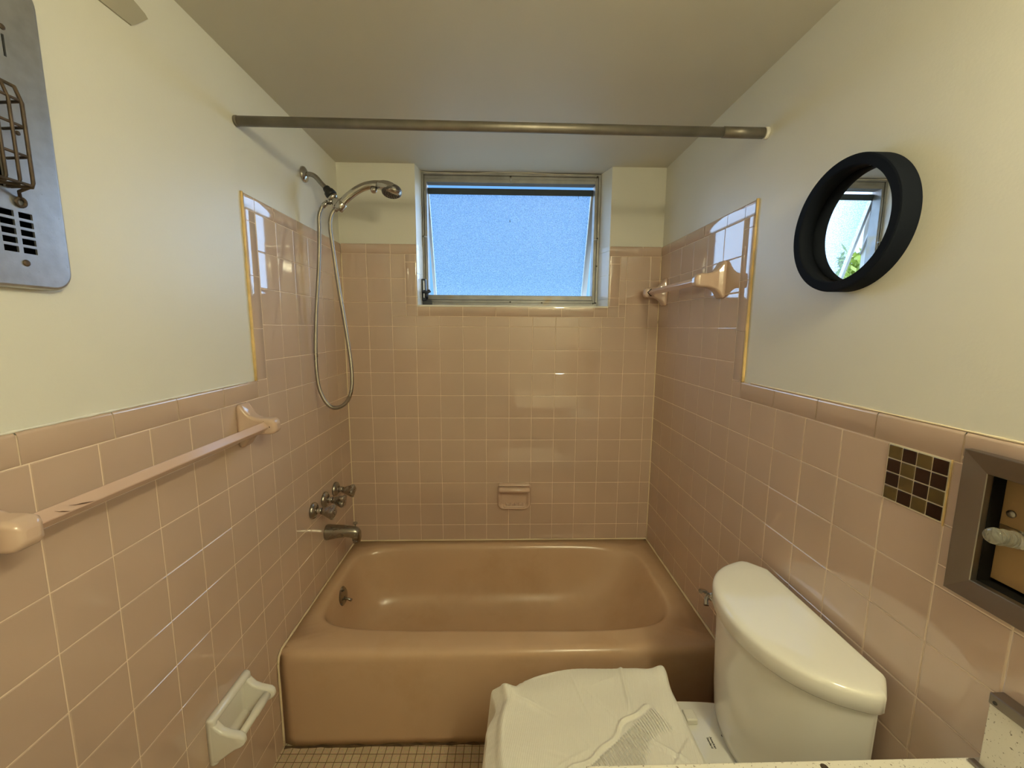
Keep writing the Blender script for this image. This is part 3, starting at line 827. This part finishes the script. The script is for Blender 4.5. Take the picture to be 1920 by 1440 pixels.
# ------------------------------------------------------------------ toilet paper holder, left wall
tp = thing('paper_holder', 'white ceramic toilet paper holder with white roller on left wall', 'paper holder', (0, -.957, .31))
Y0, Y1, Z0, Z1 = -1.036, -.876, .306, .437
bm = BM(); yc, zc2 = (Y0+Y1)/2, (Z0+Z1)/2; hy, hz = (Y1-Y0)/2, (Z1-Z0)/2
rg = lambda i, x, r: [Vector((x, p, q)) for p, q in rrect(yc, zc2, hy-i, hz-i, max(.004, r-i*.5), 5)]
loft(bm, [rg(0, .0004, .006), rg(0, .009, .006), rg(.002, .0155, .008), rg(.007, .019, .01), rg(.013, .019, .01), rg(.019, .014, .012), rg(.026, .006, .014), rg(.034, .005, .014)], True, True)
obj('backplate', bm, 'whiteceramic', tp)
for y in (-1.024, -.888):
    bm = BM(); rings = []
    for d, zt, zb, w in ((.0005, .432, .309, .0115), (.010, .430, .311, .0115), (.020, .417, .316, .0115), (.032, .404, .325, .0112), (.048, .397, .338, .0108), (.064, .393, .349, .0105), (.076, .390, .354, .0098), (.084, .384, .360, .0080), (.0875, .376, .367, .004)):
        rings.append([Vector((d, y+p, q)) for p, q in rrect(0, (zt+zb)/2, w, (zt-zb)/2, min(w, (zt-zb)/2)*.8, 5)])
    loft(bm, rings); obj('arm', bm, 'whiteceramic', tp)
bm = BM(); lathe(bm, (.070, -1.016, .3745), (0,1,0), [(0, .005), (.004, .0065), (.006, .0095), (.055, .0100), (.060, .0112), (.116, .0112), (.118, .007), (.122, .005)], 24); obj('roller', bm, 'plastic', tp)

# ------------------------------------------------------------------ wall heater, upper left
ht = thing('wall_heater', 'grey steel wall heater panel with rusty wire guard', 'heater', (-PL, -1.39, 1.69))
HY0, HY1, HZ0, HZ1, HR, HX = -1.60, -1.226, 1.4685, 1.915, .026, .012
holes = []
for c in range(9):
    y1 = -1.2705-.0245*c
    for r in range(5):
        z1 = 1.5755-.0128*r
        holes.append((y1-.0185, y1, z1-.0088, z1))
holes.append((-1.545, -1.300, 1.607, 1.742))
for c in range(9): holes.append((-1.2770-.030*c, -1.2735-.030*c, 1.7935, 1.8235))
def plate(bm, x, y0, y1, z0, z1, r, holes):
    ys = sorted({y0, y1, y0+r, y1-r}|{h[0] for h in holes}|{h[1] for h in holes}); zs = sorted({z0, z1, z0+r, z1-r}|{h[2] for h in holes}|{h[3] for h in holes})
    vmap = {}
    def V(y, z):
        k = (round(y, 5), round(z, 5))
        if k not in vmap: vmap[k] = bm.verts.new((x, y, z))
        return vmap[k]
    for a, b in zip(ys, ys[1:]):
        for c, d in zip(zs, zs[1:]):
            m, n = (a+b)/2, (c+d)/2
            if any(h[0] < m < h[1] and h[2] < n < h[3] for h in holes): continue
            if (m < y0+r or m > y1-r) and (n < z0+r or n > z1-r): continue
            bm.faces.new((V(a,c), V(b,c), V(b,d), V(a,d)))
    for q, (yy, zz) in enumerate(((y1-r, z1-r), (y0+r, z1-r), (y0+r, z0+r), (y1-r, z0+r))):
        arc = [(yy+r*math.cos((q+s/8)*PI/2), zz+r*math.sin((q+s/8)*PI/2)) for s in range(9)]
        vs = [bm.verts.new((x, p, w)) for p, w in arc]
        bm.faces.new([bm.verts.new((x, yy, zz))]+vs)
bm = BM(); plate(bm, HX, HY0, HY1, HZ0, HZ1, HR, holes)
# thickness of the sheet at the holes
for h in holes:
    a = [Vector((HX, y, z)) for y, z in ((h[0],h[2]),(h[1],h[2]),(h[1],h[3]),(h[0],h[3]))]
    loft(bm, [a, [v-Vector((.003,0,0)) for v in a]], False, False, 0, False)
# rolled outer edge back to the wall
yc, zc2, hy, hz = (HY0+HY1)/2, (HZ0+HZ1)/2, (HY1-HY0)/2, (HZ1-HZ0)/2
rg = lambda i, x: [Vector((x, p, q)) for p, q in rrect(yc, zc2, hy+i, hz+i, HR+i, 8)]
loft(bm, [rg(0, HX), rg(.0025, HX-.0006), rg(.0045, HX-.003), rg(.005, HX-.006), rg(.005, -PL+.0005)], False, False)
obj('panel', bm, 'heatersteel', ht)
bm = BM(); box(bm, -.085, -.080, -1.54, -1.24, 1.49, 1.895)
box(bm, -.085, -.004, -1.2445, -1.2395, 1.49, 1.895); box(bm, -.085, -.004, -1.54, -1.535, 1.49, 1.895)
box(bm, -.085, -.004, -1.54, -1.24, 1.49, 1.4935); box(bm, -.085, -.004, -1.54, -1.24, 1.89, 1.895)
obj('housing', bm, 'dark', ht)
bm = BM()
for k in range(8):
    pass
rows = []
for k in range(13):
    th = PI*k/12
    rows.append([Vector((.004-.060*math.sin(th), y, 1.6745+.064*math.cos(th))) for y in (-1.535, -1.31)])
loft(bm, rows, False, False, closed=False); obj('reflector', bm, 'brownmetal', ht, label='scorched brown reflector')
bm = BM(); tube(bm, [(-.012+.008*math.cos(k*.9), -1.53+.0018*k, 1.674+.008*math.sin(k*.9)) for k in range(120)], .0016, 6); obj('heating_coil', bm, 'rust', ht)
bm = BM(); lathe(bm, (-.012, -1.322, 1.674), (0,-1,0), [(0, .016), (.010, .016), (.014, .009)], 20); obj('insulator', bm, 'plastic', ht)
# wire guard: a cage standing off the panel
ga = BM(); gw = .0021
yl, yr, zb, zt = -1.545, -1.2985, 1.6065, 1.752
cols = [yr-.0165*k for k in range(16)]
for i, y in enumerate(cols):
    tube(ga, [(HX+.001, y, zt+.004), (.046, y-.003, zt-.012), (.050, y, 1.72), (.050, y, zb+.006), (.048, y, zb), (HX+.001, y, zb+.002)], gw if i else gw*1.15, 8)
for z in (1.7225, 1.688, 1.648, 1.6085): tube(ga, [(HX+.001, yr+.0045, z), (.048, yr+.001, z), (.0485, yr-.004, z), (.0485, yl, z)], gw, 8)
gd = obj('wire_guard', ga, 'rust', ht, label='rusty wire guard')
bm = BM(); tube(bm, [(HX+.002+.001*math.sin(2*PI*k/16), -1.285+.0062*math.cos(2*PI*k/16), 1.5895+.0062*math.sin(2*PI*k/16)) for k in range(16)], .0022, 8, closed=True)
tube(bm, [(HX+.003, -1.286, 1.595), (.020, -1.291, 1.603), (.045, -1.2985, 1.607)], .0022, 8); obj('guard_hook', bm, 'rust', gd)
for y, z, r in ((-1.288, 1.501, .0050), (-1.2742, 1.6905, .0034), (-1.2746, 1.833, .0040)):
    bm = BM(); lathe(bm, (HX, y, z), (1,0,0), [(0, r), (.0012, r*.95), (.002, r*.5)], 16); obj('screw', bm, 'rust', ht)

# taupe strip near the ceiling, left wall
ts = BM()
P = [(-1.0263, 1.9982), (-1.0130, 2.0100), (-.9836, 2.0385), (-.9900, 2.0440), (-1.017, 2.0515), (-1.24, 2.1050), (-1.24, 1.994), (-1.092, 1.9965)]
loft(ts, [[Vector((-PL+.0002, y, z)) for y, z in P], [Vector((-PL+.0035, y, z)) for y, z in P]], smooth=False)
o = obj('wall_strip', ts, 'strip', origin=(-PL, -1.10, 2.03)); o['label'] = 'taupe flat strip on left wall just below the ceiling'; o['category'] = 'strip'

# ------------------------------------------------------------------ round mirror
mr = thing('round_mirror', 'small round wall mirror in a thick black frame', 'mirror', (W+PL, -1.0625, 1.6265))
mo = Vector((W+PL, -1.0625, 1.6265)); MR, MB, MD = .1365, .0215, .038
bm = BM(); n = 96; rings = []
for d, r in ((.0005, MR), (MD-.004, MR), (MD-.001, MR-.001), (MD, MR-.004), (MD, MR-MB+.002), (MD-.002, MR-MB), (.004, MR-MB), (.004, MR-.004), (.0005, MR-.004)):
    rings.append([mo+Vector((-d, r*math.cos(2*PI*k/n), r*math.sin(2*PI*k/n))) for k in range(n)])
rings.append(rings[0]); loft(bm, rings, False, False); bm.normal_update()
for f in bm.faces: f.smooth = abs(f.normal.x) < .5
obj('mirror_frame', bm, 'black', mr)
bm = BM(); lathe(bm, mo+Vector((-.0005,0,0)), (-1,0,0), [(0, MR-MB-.0005), (.0045, MR-MB-.0005), (.005, MR-MB-.001)], n)
for f in bm.faces: f.smooth = False
obj('mirror_glass', bm, 'mirror', mr)
bpy.context.view_layer.update()

# ------------------------------------------------------------------ mosaic patch in the right wall
bm = BM()
box(bm, W-.0005, W+.004, MOS[0]+.0003, MOS[1]-.0003, MOS[2]+.0003, MOS[3]-.0003, 2)
pat = ['ldld', 'dldd', 'dldl', 'ldld']   # from the tub side towards the room, top row first
dy, dz = (MOS[1]-MOS[0]-.003)/4, (MOS[3]-MOS[2]-.003)/4
for r in range(4):
    for c in range(4):
        y1 = MOS[1]-.0015-c*dy; z1 = MOS[3]-.0015-r*dz
        box(bm, W-.0022, W+.001, y1-dy+.0012, y1-.0012, z1-dz+.0012, z1-.0012, 0 if pat[r][c] == 'd' else 1, .0007)
obj('mosaic_patch', bm, ['brown_dark', 'brown_light', 'mosaicgrout'], wall_right, label='sixteen brown glass mosaic squares')
bm = BM(); tube(bm, [(W-.0005, MOS[0]-.0005, MOS[2]-.004+.0072*k) for k in range(17)], lambda i, t: .0014*(.8+.4*random.random()), 8); obj('mosaic_bead', bm, 'edge', wall_right)

# ------------------------------------------------------------------ recessed steel fixture
rf = thing('recessed_holder', 'steel framed recessed wall holder with clear twisted rod', 'holder', (W, -1.47, .99))
bm = BM(); yc, zc2 = (NFR[0]+NFR[1])/2, (NFR[2]+NFR[3])/2; hy, hz = (NFR[1]-NFR[0])/2, (NFR[3]-NFR[2])/2
rc = lambda i, x: [Vector((x, yc+a*(hy-i), zc2+b*(hz-i))) for a, b in ((1,1),(-1,1),(-1,-1),(1,-1))]
loft(bm, [rc(0, W-.0002), rc(0, W-.013), rc(.001, W-.014), rc(.030, W-.009), rc(.031, W-.008), rc(.031, W+.002)], False, False, smooth=False)
obj('frame', bm, 'steel', rf)
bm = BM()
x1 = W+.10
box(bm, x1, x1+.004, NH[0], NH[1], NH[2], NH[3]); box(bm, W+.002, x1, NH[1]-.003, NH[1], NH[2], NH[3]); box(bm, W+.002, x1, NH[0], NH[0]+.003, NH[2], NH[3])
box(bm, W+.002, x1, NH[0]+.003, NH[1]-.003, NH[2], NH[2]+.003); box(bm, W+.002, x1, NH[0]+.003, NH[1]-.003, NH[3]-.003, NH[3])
obj('recess_box', bm, 'dark', rf)  # near-black colour carries the shadow inside the recess
bm = BM(); box(bm, W+.021, W+.025, -1.575, -1.3715, 1.026, 1.1945, 0, .001); bd = obj('back_board', bm, 'board', rf, label='tan brown board')
bm = BM(); box(bm, W+.0175, W+.0200, -1.47, -1.3745, 1.090, 1.1165, 0, .0006); obj('bracket', bm, 'clear', rf, label='clear plastic bracket')
bm = BM(); box(bm, W+.0190, W+.0208, -1.425, -1.412, 1.086, 1.1005, 0, .0004); obj('bracket_slot', bm, 'dark', rf)
bm = BM(); ra = Vector((W+.0170, -1.4035, 1.1035)); rb = Vector((W-.032, -1.4035, 1.1130)); rl = (rb-ra).length
lathe(bm, ra, rb-ra, [(rl*k/60, .0118+.0003*math.sin(k*.9)) for k in range(57)]+[(rl*.955, .0112), (rl*.98, .0092), (rl*.995, .0058), (rl, .002)], 40,
      flute=lambda th, tt: 1+.05*math.sin(3*th+tt*420))
obj('twisted_rod', bm, 'frosted', rf, label='clear twisted rod')
bm = BM(); lathe(bm, (W+.021, -1.384, 1.136), (-1,0,0), [(0, .006), (.002, .0055), (.004, .002)], 16); obj('screw', bm, 'steel', rf)
bm = BM(); tube(bm, [(W+.045, -1.3795, 1.035), (W+.045, -1.3795, 1.165)], .0045, 12); obj('spindle', bm, 'darkmetal', rf)
bm = BM(); box(bm, W+.030, W+.040, -1.3815, -1.3755, 1.045, 1.072, 0, .001); obj('catch', bm, 'plastic', rf)

# ------------------------------------------------------------------ vanity counter
CY = -1.4155; CZ = .755
ct = thing('vanity', 'white speckled laminate vanity top with low backsplash in the corner', 'vanity', (1.21, -1.9, 0))
bm = BM(); box(bm, .86, W-.001, FRONT+.01, CY, CZ-.036, CZ, 0, .002); obj('countertop', bm, 'laminate', ct)
bm = BM(); box(bm, W-.020, W-.0008, FRONT+.01, CY-.012, CZ+.0005, CZ+.1075, 0, .001); bs = obj('backsplash', bm, 'laminate', ct)
bm = BM(); box(bm, W-.0225, W-.0008, FRONT+.01, CY-.0115, CZ+.1075, CZ+.1245, 0, .0015); obj('metal_cap', bm, 'steel', bs, label='grey metal cap strip')
bm = BM(); box(bm, W-.030, W-.0205, FRONT+.01, CY-.006, CZ+.0003, CZ+.006, 0, .0012); obj('cove_strip', bm, 'steel', bs)
bm = BM(); lathe(bm, (W-.0225, CY-.020, CZ+.114), (-1,0,0), [(0, .0028), (.001, .0026), (.0014, .001)], 12); obj('screw', bm, 'screw', bs)
bm = BM(); box(bm, .90, W-.001, FRONT+.015, CY-.03, .09, CZ-.037, 0, .002); box(bm, .95, W-.001, FRONT+.015, CY-.05, 0.0005, .09); obj('cabinet', bm, 'cabinet', ct)
for a, b in ((-1.92, -1.47), (-2.40, -1.94)):
    bm = BM(); box(bm, .884, .8995, a, b, .13, CZ-.07, 0, .003); dd = obj('door', bm, 'cabinet', ct)
    yk = b-.05 if a < -2 else a+.05
    bm = BM(); lathe(bm, (.884, yk, .58), (-1,0,0), [(0, .006), (.010, .006), (.016, .013), (.022, .012), (.024, .005)], 20); obj('knob', bm, 'dullchrome', dd)
bm = BM(); lathe(bm, (1.22, CY-.010, CZ), (0,0,1), [(0, .0055), (.0004, .005)], 14); obj('stain', bm, 'rust', ct)

# ------------------------------------------------------------------ toilet
TY = -1.100
tl = thing('toilet', 'white porcelain toilet with curved tank against the right wall', 'toilet', (1.1, TY, 0))
half = [(1.4590, .174), (1.4560, .180), (1.4280, .2100), (1.4200, .2145), (1.4080, .2165), (1.3850, .2095), (1.3450, .1905), (1.3080, .1600), (1.2790, .1180), (1.2610, .0700), (1.2525, .0230)]
pts = [(1.4575, 0)]+half+[(x, -d) for x, d in half[::-1]]
full = [Vector((x, TY+d, 0)) for x, d in half]+[Vector((x, TY-d, 0)) for x, d in half[::-1]]
sm = catmull(full, 6)    # open curve from wall corner round the front to the other wall corner
def outline(z, sx=1., sy=1., inset=0.):
    out = []
    c = Vector((1.372, TY, 0))
    xw = 1.4590
    for p in sm:
        q = Vector((xw-(xw-p.x)*sx, TY+(p.y-TY)*sy, z))
        if inset:
            d = Vector((c.x-q.x, c.y-q.y, 0)); q += d.normalized()*inset
        out.append(q)
    return out
bm = BM(); loft(bm, [outline(.720, inset=.012), outline(.720, inset=.004), outline(.724), outline(.752), outline(.7575, inset=.0018), outline(.7612, inset=.0055), outline(.7632, inset=.011), outline(.7640, inset=.02), outline(.7645, inset=.05)])
lid = obj('tank_lid', bm, 'porcelain', tl)
bm = BM(); loft(bm, [outline(.402, .85, .89, .014), outline(.402, .85, .89, .005), outline(.409, .862, .895), outline(.43, .880, .905), outline(.50, .905, .918), outline(.60, .925, .930), outline(.69, .935, .938), outline(.7215, .938, .94)])
tank = obj('tank', bm, 'porcelain', tl)
# flush lever on the tub side of the tank front
bm = BM(); lathe(bm, (1.307, TY+.158, .690), (-.75, .66, 0), [(0, .012), (.006, .012), (.009, .008), (.014, .006)], 20)
tube(bm, catmull([(1.298, TY+.168, .690), (1.290, TY+.172, .697), (1.276, TY+.165, .705), (1.271, TY+.158, .707)], 5), .0055, 12)
tube(bm, catmull([(1.2985, TY+.166, .690), (1.289, TY+.160, .682), (1.285, TY+.150, .672)], 5), lambda i, t: .005+.002*t, 12)
obj('flush_lever', bm, 'chrome', tl, label='chrome flush lever')
# bowl: deck, rim and pedestal as one casting
def bowl_ring(xf, xb, hw, z, hb, nf=2.2):
    out = []; n = 72
    xm = xf+(xb-xf)*.45
    for k in range(n):
        th = 2*PI*k/n; c, s = math.cos(th), math.sin(th)
        if c < 0:
            x = xm+(xm-xf)*(-(abs(c)**(2/nf))); y = hw*math.copysign(abs(s)**(2/nf), s)
        else:
            e = 5.0
            x = xm+(xb-xm)*(abs(c)**(2/e)); f = min(1, (x-xm)/max(.01, min(xb, 1.165)-xm)); f = f*f*(3-2*f)
            y = (hw+(hb-hw)*f)*math.copysign(abs(s)**(2/e), s)
        out.append(Vector((x, TY+y, z)))
    return out
bm = BM(); loft(bm, [bowl_ring(.90, 1.30, .105, .0, .105), bowl_ring(.905, 1.30, .102, .02, .10), bowl_ring(.93, 1.29, .088, .07, .09), bowl_ring(.93, 1.29, .090, .13, .09), bowl_ring(.88, 1.31, .115, .21, .10),
                    bowl_ring(.80, 1.335, .150, .29, .115), bowl_ring(.760, 1.345, .172, .36, .130), bowl_ring(.752, 1.40, .177, .385, .136), bowl_ring(.754, 1.40, .176, .396, .136), bowl_ring(.760, 1.397, .170, .400, .132)])
obj('bowl', bm, 'porcelain', tl)
bm = BM(); loft(bm, [outline(.3995, .862, .895, .006), outline(.4035, .862, .895, .006)]); obj('gasket', bm, 'grey', tl, label='grey gasket line')
bm = BM(); loft(bm, [bowl_ring(.746, 1.174, .178, .401, .155), bowl_ring(.744, 1.174, .180, .407, .157), bowl_ring(.746, 1.174, .178, .417, .155)]); obj('seat', bm, 'plastic', tl)
bm = BM(); loft(bm, [bowl_ring(.744, 1.175, .180, .418, .157), bowl_ring(.742, 1.176, .182, .424, .159), bowl_ring(.744, 1.175, .180, .433, .157), bowl_ring(.76, 1.165, .165, .437, .145)]); obj('seat_lid', bm, 'plastic', tl)
for y in (TY+.078, TY-.078):
    bm = BM(); box(bm, 1.2085, 1.2385, y-.016, y+.016, .4002, .418, 0, .004); obj('hinge_cap', bm, 'plastic', tl)
for x, y, r in ((1.288, TY+.035, .004), (1.276, TY-.055, .0026)):
    bm = BM(); lathe(bm, (x, y, .3998), (0,0,1), [(0, r), (.0006, r*.8)], 10); obj('spot', bm, 'ink', tl)
def text_mesh(name, body, loc, size, xdir, up, mat, parent):
    cu = bpy.data.curves.new(name, 'FONT'); cu.body = body; cu.size = size; cu.extrude = .0003; cu.space_line = 1.05
    cu.align_x = 'CENTER'; cu.align_y = 'CENTER'; cu.offset = size*.012
    tmp = bpy.data.objects.new(name, cu); COL.objects.link(tmp)
    dg = bpy.context.evaluated_depsgraph_get(); me = bpy.data.meshes.new_from_object(tmp.evaluated_get(dg))
    bpy.data.objects.remove(tmp)
    xd, ud = Vector(xdir).normalized(), Vector(up).normalized(); nd = xd.cross(ud)
    R = Matrix((xd, ud, nd)).transposed()
    for v in me.vertices: v.co = R @ v.co + Vector(loc) - off(parent)
    me.materials.append(M[mat])
    o = bpy.data.objects.new(name, me); COL.objects.link(o); o.parent = parent
    return o
text_mesh('maker_mark', 'American\nStandard', (1.2505, -1.082, .4004), .0075, (0,-1,0), (1,0,0), 'ink', tl)['label'] = 'small dark two line printed mark'

# ------------------------------------------------------------------ cloth cover heaped on the seat
def smooth(a, b, v):
    t = max(0, min(1, (v-a)/(b-a))); return t*t*(3-2*t)
def cover():
    bm = BM(); NT, NR = 560, 150
    c0 = Vector((.975, TY, 0))
    def outl(th):
        c, s = math.cos(th), math.sin(th)
        if c > 0: a, b, n = .2155, .196, 7.0
        else: a, b, n = .245, .196, 2.6
        return (abs(c/a)**n+abs(s/b)**n)**(-1/n)
    rnd = random.Random(3)
    folds = [(rnd.randint(6, 27), rnd.random()*6.28, .4+rnd.random()) for _ in range(9)]
    creases = [(rnd.random()*.34+.80, rnd.random()*.30-1.25, rnd.random()*PI, .03+.06*rnd.random(), .0015+.0025*rnd.random()) for _ in range(16)]
    p1 = Vector((.925, -1.170)); p2 = Vector((1.115, -1.035)); bd = (p2-p1).normalized(); bn = Vector((bd.y, -bd.x))
    rows = []
    for j in range(NR+1):
        t = j/NR
        row = []
        for i in range(NT):
            th = 2*PI*i/NT; ct, st = math.cos(th), math.sin(th)
            R = outl(th)
            fold = sum(a*math.sin(k*th+ph) for k, ph, a in folds)/6
            back = smooth(.66, .82, ct)          # straight hem by the hinges
            if t < .66:
                q = t/.66; r = R*.97*q; z = .4500-.0030*q**8; top = 1; q2 = 0
            else:
                q2 = q = (t-.66)/.34; top = max(0, 1-q*8)
                roll = min(1, q/.14); tent = smooth(.04, .34, q); hang = max(0, (q-.30)/.70)
                r = R*.97+.010*math.sin(roll*PI/2)+(.032+.010*fold)*tent*(1-.80*back)+(.012+.026*fold)*hang*(1-back)
                z = .447-.012*(1-math.cos(roll*PI/2))-(.030+.008*fold)*tent*(1-.80*back)-.205*hang*(1-back)
            x, y = c0.x+r*ct, c0.y+r*st
            d = Vector((x, y))-p1
            s, w = d.dot(bd), d.dot(bn)
            ins = smooth(-.11, -.08, s)*smooth(.245, .225, s) if False else smooth(-.11, -.08, s)*(1-smooth(.222, .245, s))
            edge = -.004+.006*math.sin(s*30)+.004*math.sin(s*71+1)
            bw = .080+.022*math.sin(s*21+.6)
            m = smooth(edge, edge+.010, w)*(1-smooth(bw-.028, bw, w))*ins*top
            z += m*.0035
            z += ins*.0062*math.exp(-((w-edge+.007)/.0045)**2)*top
            soft = .0026*math.sin(x*31+y*17)+.0020*math.sin(x*13-y*47+1)
            for X, Y, A, L, hgt in creases:
                u = (x-X)*math.cos(A)+(y-Y)*math.sin(A); v = -(x-X)*math.sin(A)+(y-Y)*math.cos(A)
                if abs(u) < 2.5*L and abs(v) < .03: soft += hgt*math.exp(-(u/L)**2)*(math.exp(-(v/.004)**2)-.4*math.exp(-((v-.008)/.006)**2))
            z += soft*(min(1, t*2) if t < .66 else .6)
            z += .007*math.exp(-((x-1.072-.10*(y+.93))/.0055)**2)*smooth(-1.05, -1.0, y)*top
            z += (.0022*math.sin(th*61+5*q2)+.0018*math.sin(th*97))*q2*(1-back)
            fl = math.exp(-((th-.68)/.09)**2)*smooth(.56, .66, t); z += .016*fl*(1-smooth(.75, 1, t)); x += .014*fl; y += .018*fl
            pk = math.exp(-((th-2.62)/.06)**2)*smooth(.62, .70, t); x -= .020*pk; y += .016*pk; z += .016*pk*(1-smooth(.78, 1, t))
            row.append(bm.verts.new((x, y, z)))
        rows.append(row)
    for a, b in zip(rows[1:], rows[2:]):
        for i in range(NT):
            k = (i+1) % NT; f = bm.faces.new((a[i], a[k], b[k], b[i])); f.smooth = True
    ce = bm.verts.new((c0.x, c0.y, .4500+.0026*math.sin(c0.x*31+c0.y*17)*0))
    for i in range(NT): f = bm.faces.new((rows[1][i], rows[1][(i+1) % NT], ce)); f.smooth = True
    bmesh.ops.delete(bm, geom=rows[0], context='VERTS')
    o = obj('seat_cover', bm, 'cover', origin=(.975, TY, .2))
    o['label'] = 'white crinkled cloth cover with pleated band draped over the toilet seat'; o['category'] = 'toilet cover'
cover()

# ------------------------------------------------------------------ light fixture over the vanity (behind the viewer's right)
vl = thing('vanity_light', 'wall light bar above the vanity', 'lamp', (W+PL, -2.03, 1.98))
bm = BM(); box(bm, W-.035, W+PL-.0005, -2.28, -1.78, 1.93, 2.03, 0, .006); obj('backplate', bm, 'chrome', vl)
LM = emis('lamp glass', (1, .91, .57, 1), 130)
for y in (-2.20, -2.03, -1.86):
    bm = BM(); lathe(bm, (W-.035, y, 1.98), (-1,0,0), [(0, .012), (.045, .012), (.046, .022), (.07, .022), (.072, .016)], 20); s = obj('socket', bm, 'chrome', vl)
    bm = BM(); lathe(bm, (W-.106, y, 1.98), (-1,0,0), [(0, .014)]+[(.010+.042-.042*math.cos(PI*(.2+.8*k/12)), max(.0004, .042*math.sin(PI*(.2+.8*k/12)))) for k in range(13)], 24); obj('bulb', bm, LM, vl)

# ------------------------------------------------------------------ outside
bm = BM(); box(bm, -14, 14, .25, 24, -.45, -.35); struct('exterior_ground', bm, 'exterior')
def shrub(label, x, y, zlo, zhi, rad, n, seed):
    rnd = random.Random(seed)
    bm = BM(); tube(bm, [(x, y, -.35), (x+.05, y+.03, zlo), (x, y, (zlo+zhi)/2)], .035, 8)
    r = thing('shrub', label, 'shrub', (x, y, -.35), 'shrubs outside the window')
    obj('stem', bm, 'bark', r)
    bm = BM()
    for k in range(n):
        u, v, w = rnd.gauss(0, .42), rnd.gauss(0, .42), rnd.random()
        c = Vector((x+u*rad, y+v*rad, zlo+(zhi-zlo)*w)); s = .028+.03*rnd.random()
        if x < 0 and c.x-(c.y-1.35)*-.8 > -.47: continue
        d = Vector((rnd.gauss(0,1), rnd.gauss(0,1), rnd.gauss(0,1)-.3)).normalized(); _, a, b = frame_of(d)
        P = [c-d*s, c+a*s*.42, c+d*s, c-a*s*.42]; mid = c+b*s*.12
        vs = [bm.verts.new(p) for p in P]; mv = bm.verts.new(mid)
        for i in range(4): bm.faces.new((vs[i], vs[(i+1)%4], mv))
    o = obj('foliage', bm, 'leaf', r)
shrub('leafy green shrub outside, seen in the mirror past the open sash', -.66, 1.35, .9, 2.02, .40, 2600, 5)
shrub('leafy green shrub outside the lower right corner of the window', 1.98, 1.75, .7, 1.78, .42, 1800, 6)

# ------------------------------------------------------------------ light
w = bpy.data.worlds.new('sky'); SC.world = w; w.use_nodes = True
nt = w.node_tree; bg = nt.nodes['Background']
geo = nt.nodes.new('ShaderNodeTexCoord'); sx = nt.nodes.new('ShaderNodeSeparateXYZ'); nt.links.new(geo.outputs['Generated'], sx.inputs[0])
rp = nt.nodes.new('ShaderNodeValToRGB'); nt.links.new(sx.outputs['Z'], rp.inputs['Fac'])
rp.color_ramp.elements[0].position = 0.0; rp.color_ramp.elements[0].color = (.145, .36, .62, 1)
rp.color_ramp.elements[1].position = .55; rp.color_ramp.elements[1].color = (.085, .25, .68, 1)
# sky brightened at unseen sides to add room light, clear blue straight ahead
mr_ = nt.nodes.new('ShaderNodeMapRange'); mr_.inputs['From Min'].default_value = -1; mr_.inputs['From Max'].default_value = 1
nt.links.new(sx.outputs['X'], mr_.inputs['Value'])
cl = nt.nodes.new('ShaderNodeValToRGB'); e = cl.color_ramp.elements
e[0].position = .18; e[0].color = (.25, .25, .25, 1); e[1].position = .69; e[1].color = (1, 1, 1, 1)
for p, v in ((.225, .9), (.30, .9), (.385, 0), (.600, 0)):
    q = e.new(p); q.color = (v, v, v, 1)
nt.links.new(mr_.outputs['Result'], cl.inputs['Fac'])
mxs = nt.nodes.new('ShaderNodeMix'); mxs.data_type = 'RGBA'; nt.links.new(cl.outputs['Color'], mxs.inputs['Factor'])
nt.links.new(rp.outputs['Color'], mxs.inputs['A']); mxs.inputs['B'].default_value = (2.6, 3.2, 4.2, 1)
nt.links.new(mxs.outputs['Result'], bg.inputs['Color'])
bg.inputs['Strength'].default_value = 1.7
def area(name, loc, rot, sx_, sy_, power, col, spread=180):
    l = bpy.data.lights.new(name, 'AREA'); l.shape = 'RECTANGLE'; l.size = sx_; l.size_y = sy_; l.energy = power; l.color = col; l.spread = math.radians(spread)
    o = bpy.data.objects.new(name, l); COL.objects.link(o); o.location = loc; o.rotation_euler = rot
    return o
# sun on the shrubs outside, coming from behind the house
s = bpy.data.lights.new('sun', 'SUN'); s.energy = 3.0; s.angle = .01; s.color = (1, .95, .85)
so = bpy.data.objects.new('sun', s); COL.objects.link(so); so.rotation_euler = (math.radians(38), 0, math.radians(-25))

SC.view_settings.view_transform = 'Standard'; SC.view_settings.look = 'None'
SC.view_settings.gamma = 1; SC.view_settings.use_curve_mapping = False
SC.view_settings.exposure = 0.0
SC.cycles.use_denoising = True
SC.cycles.max_bounces = 10; SC.cycles.diffuse_bounces = 6; SC.cycles.glossy_bounces = 6; SC.cycles.transparent_max_bounces = 12
SC.cycles.sample_clamp_indirect = 6
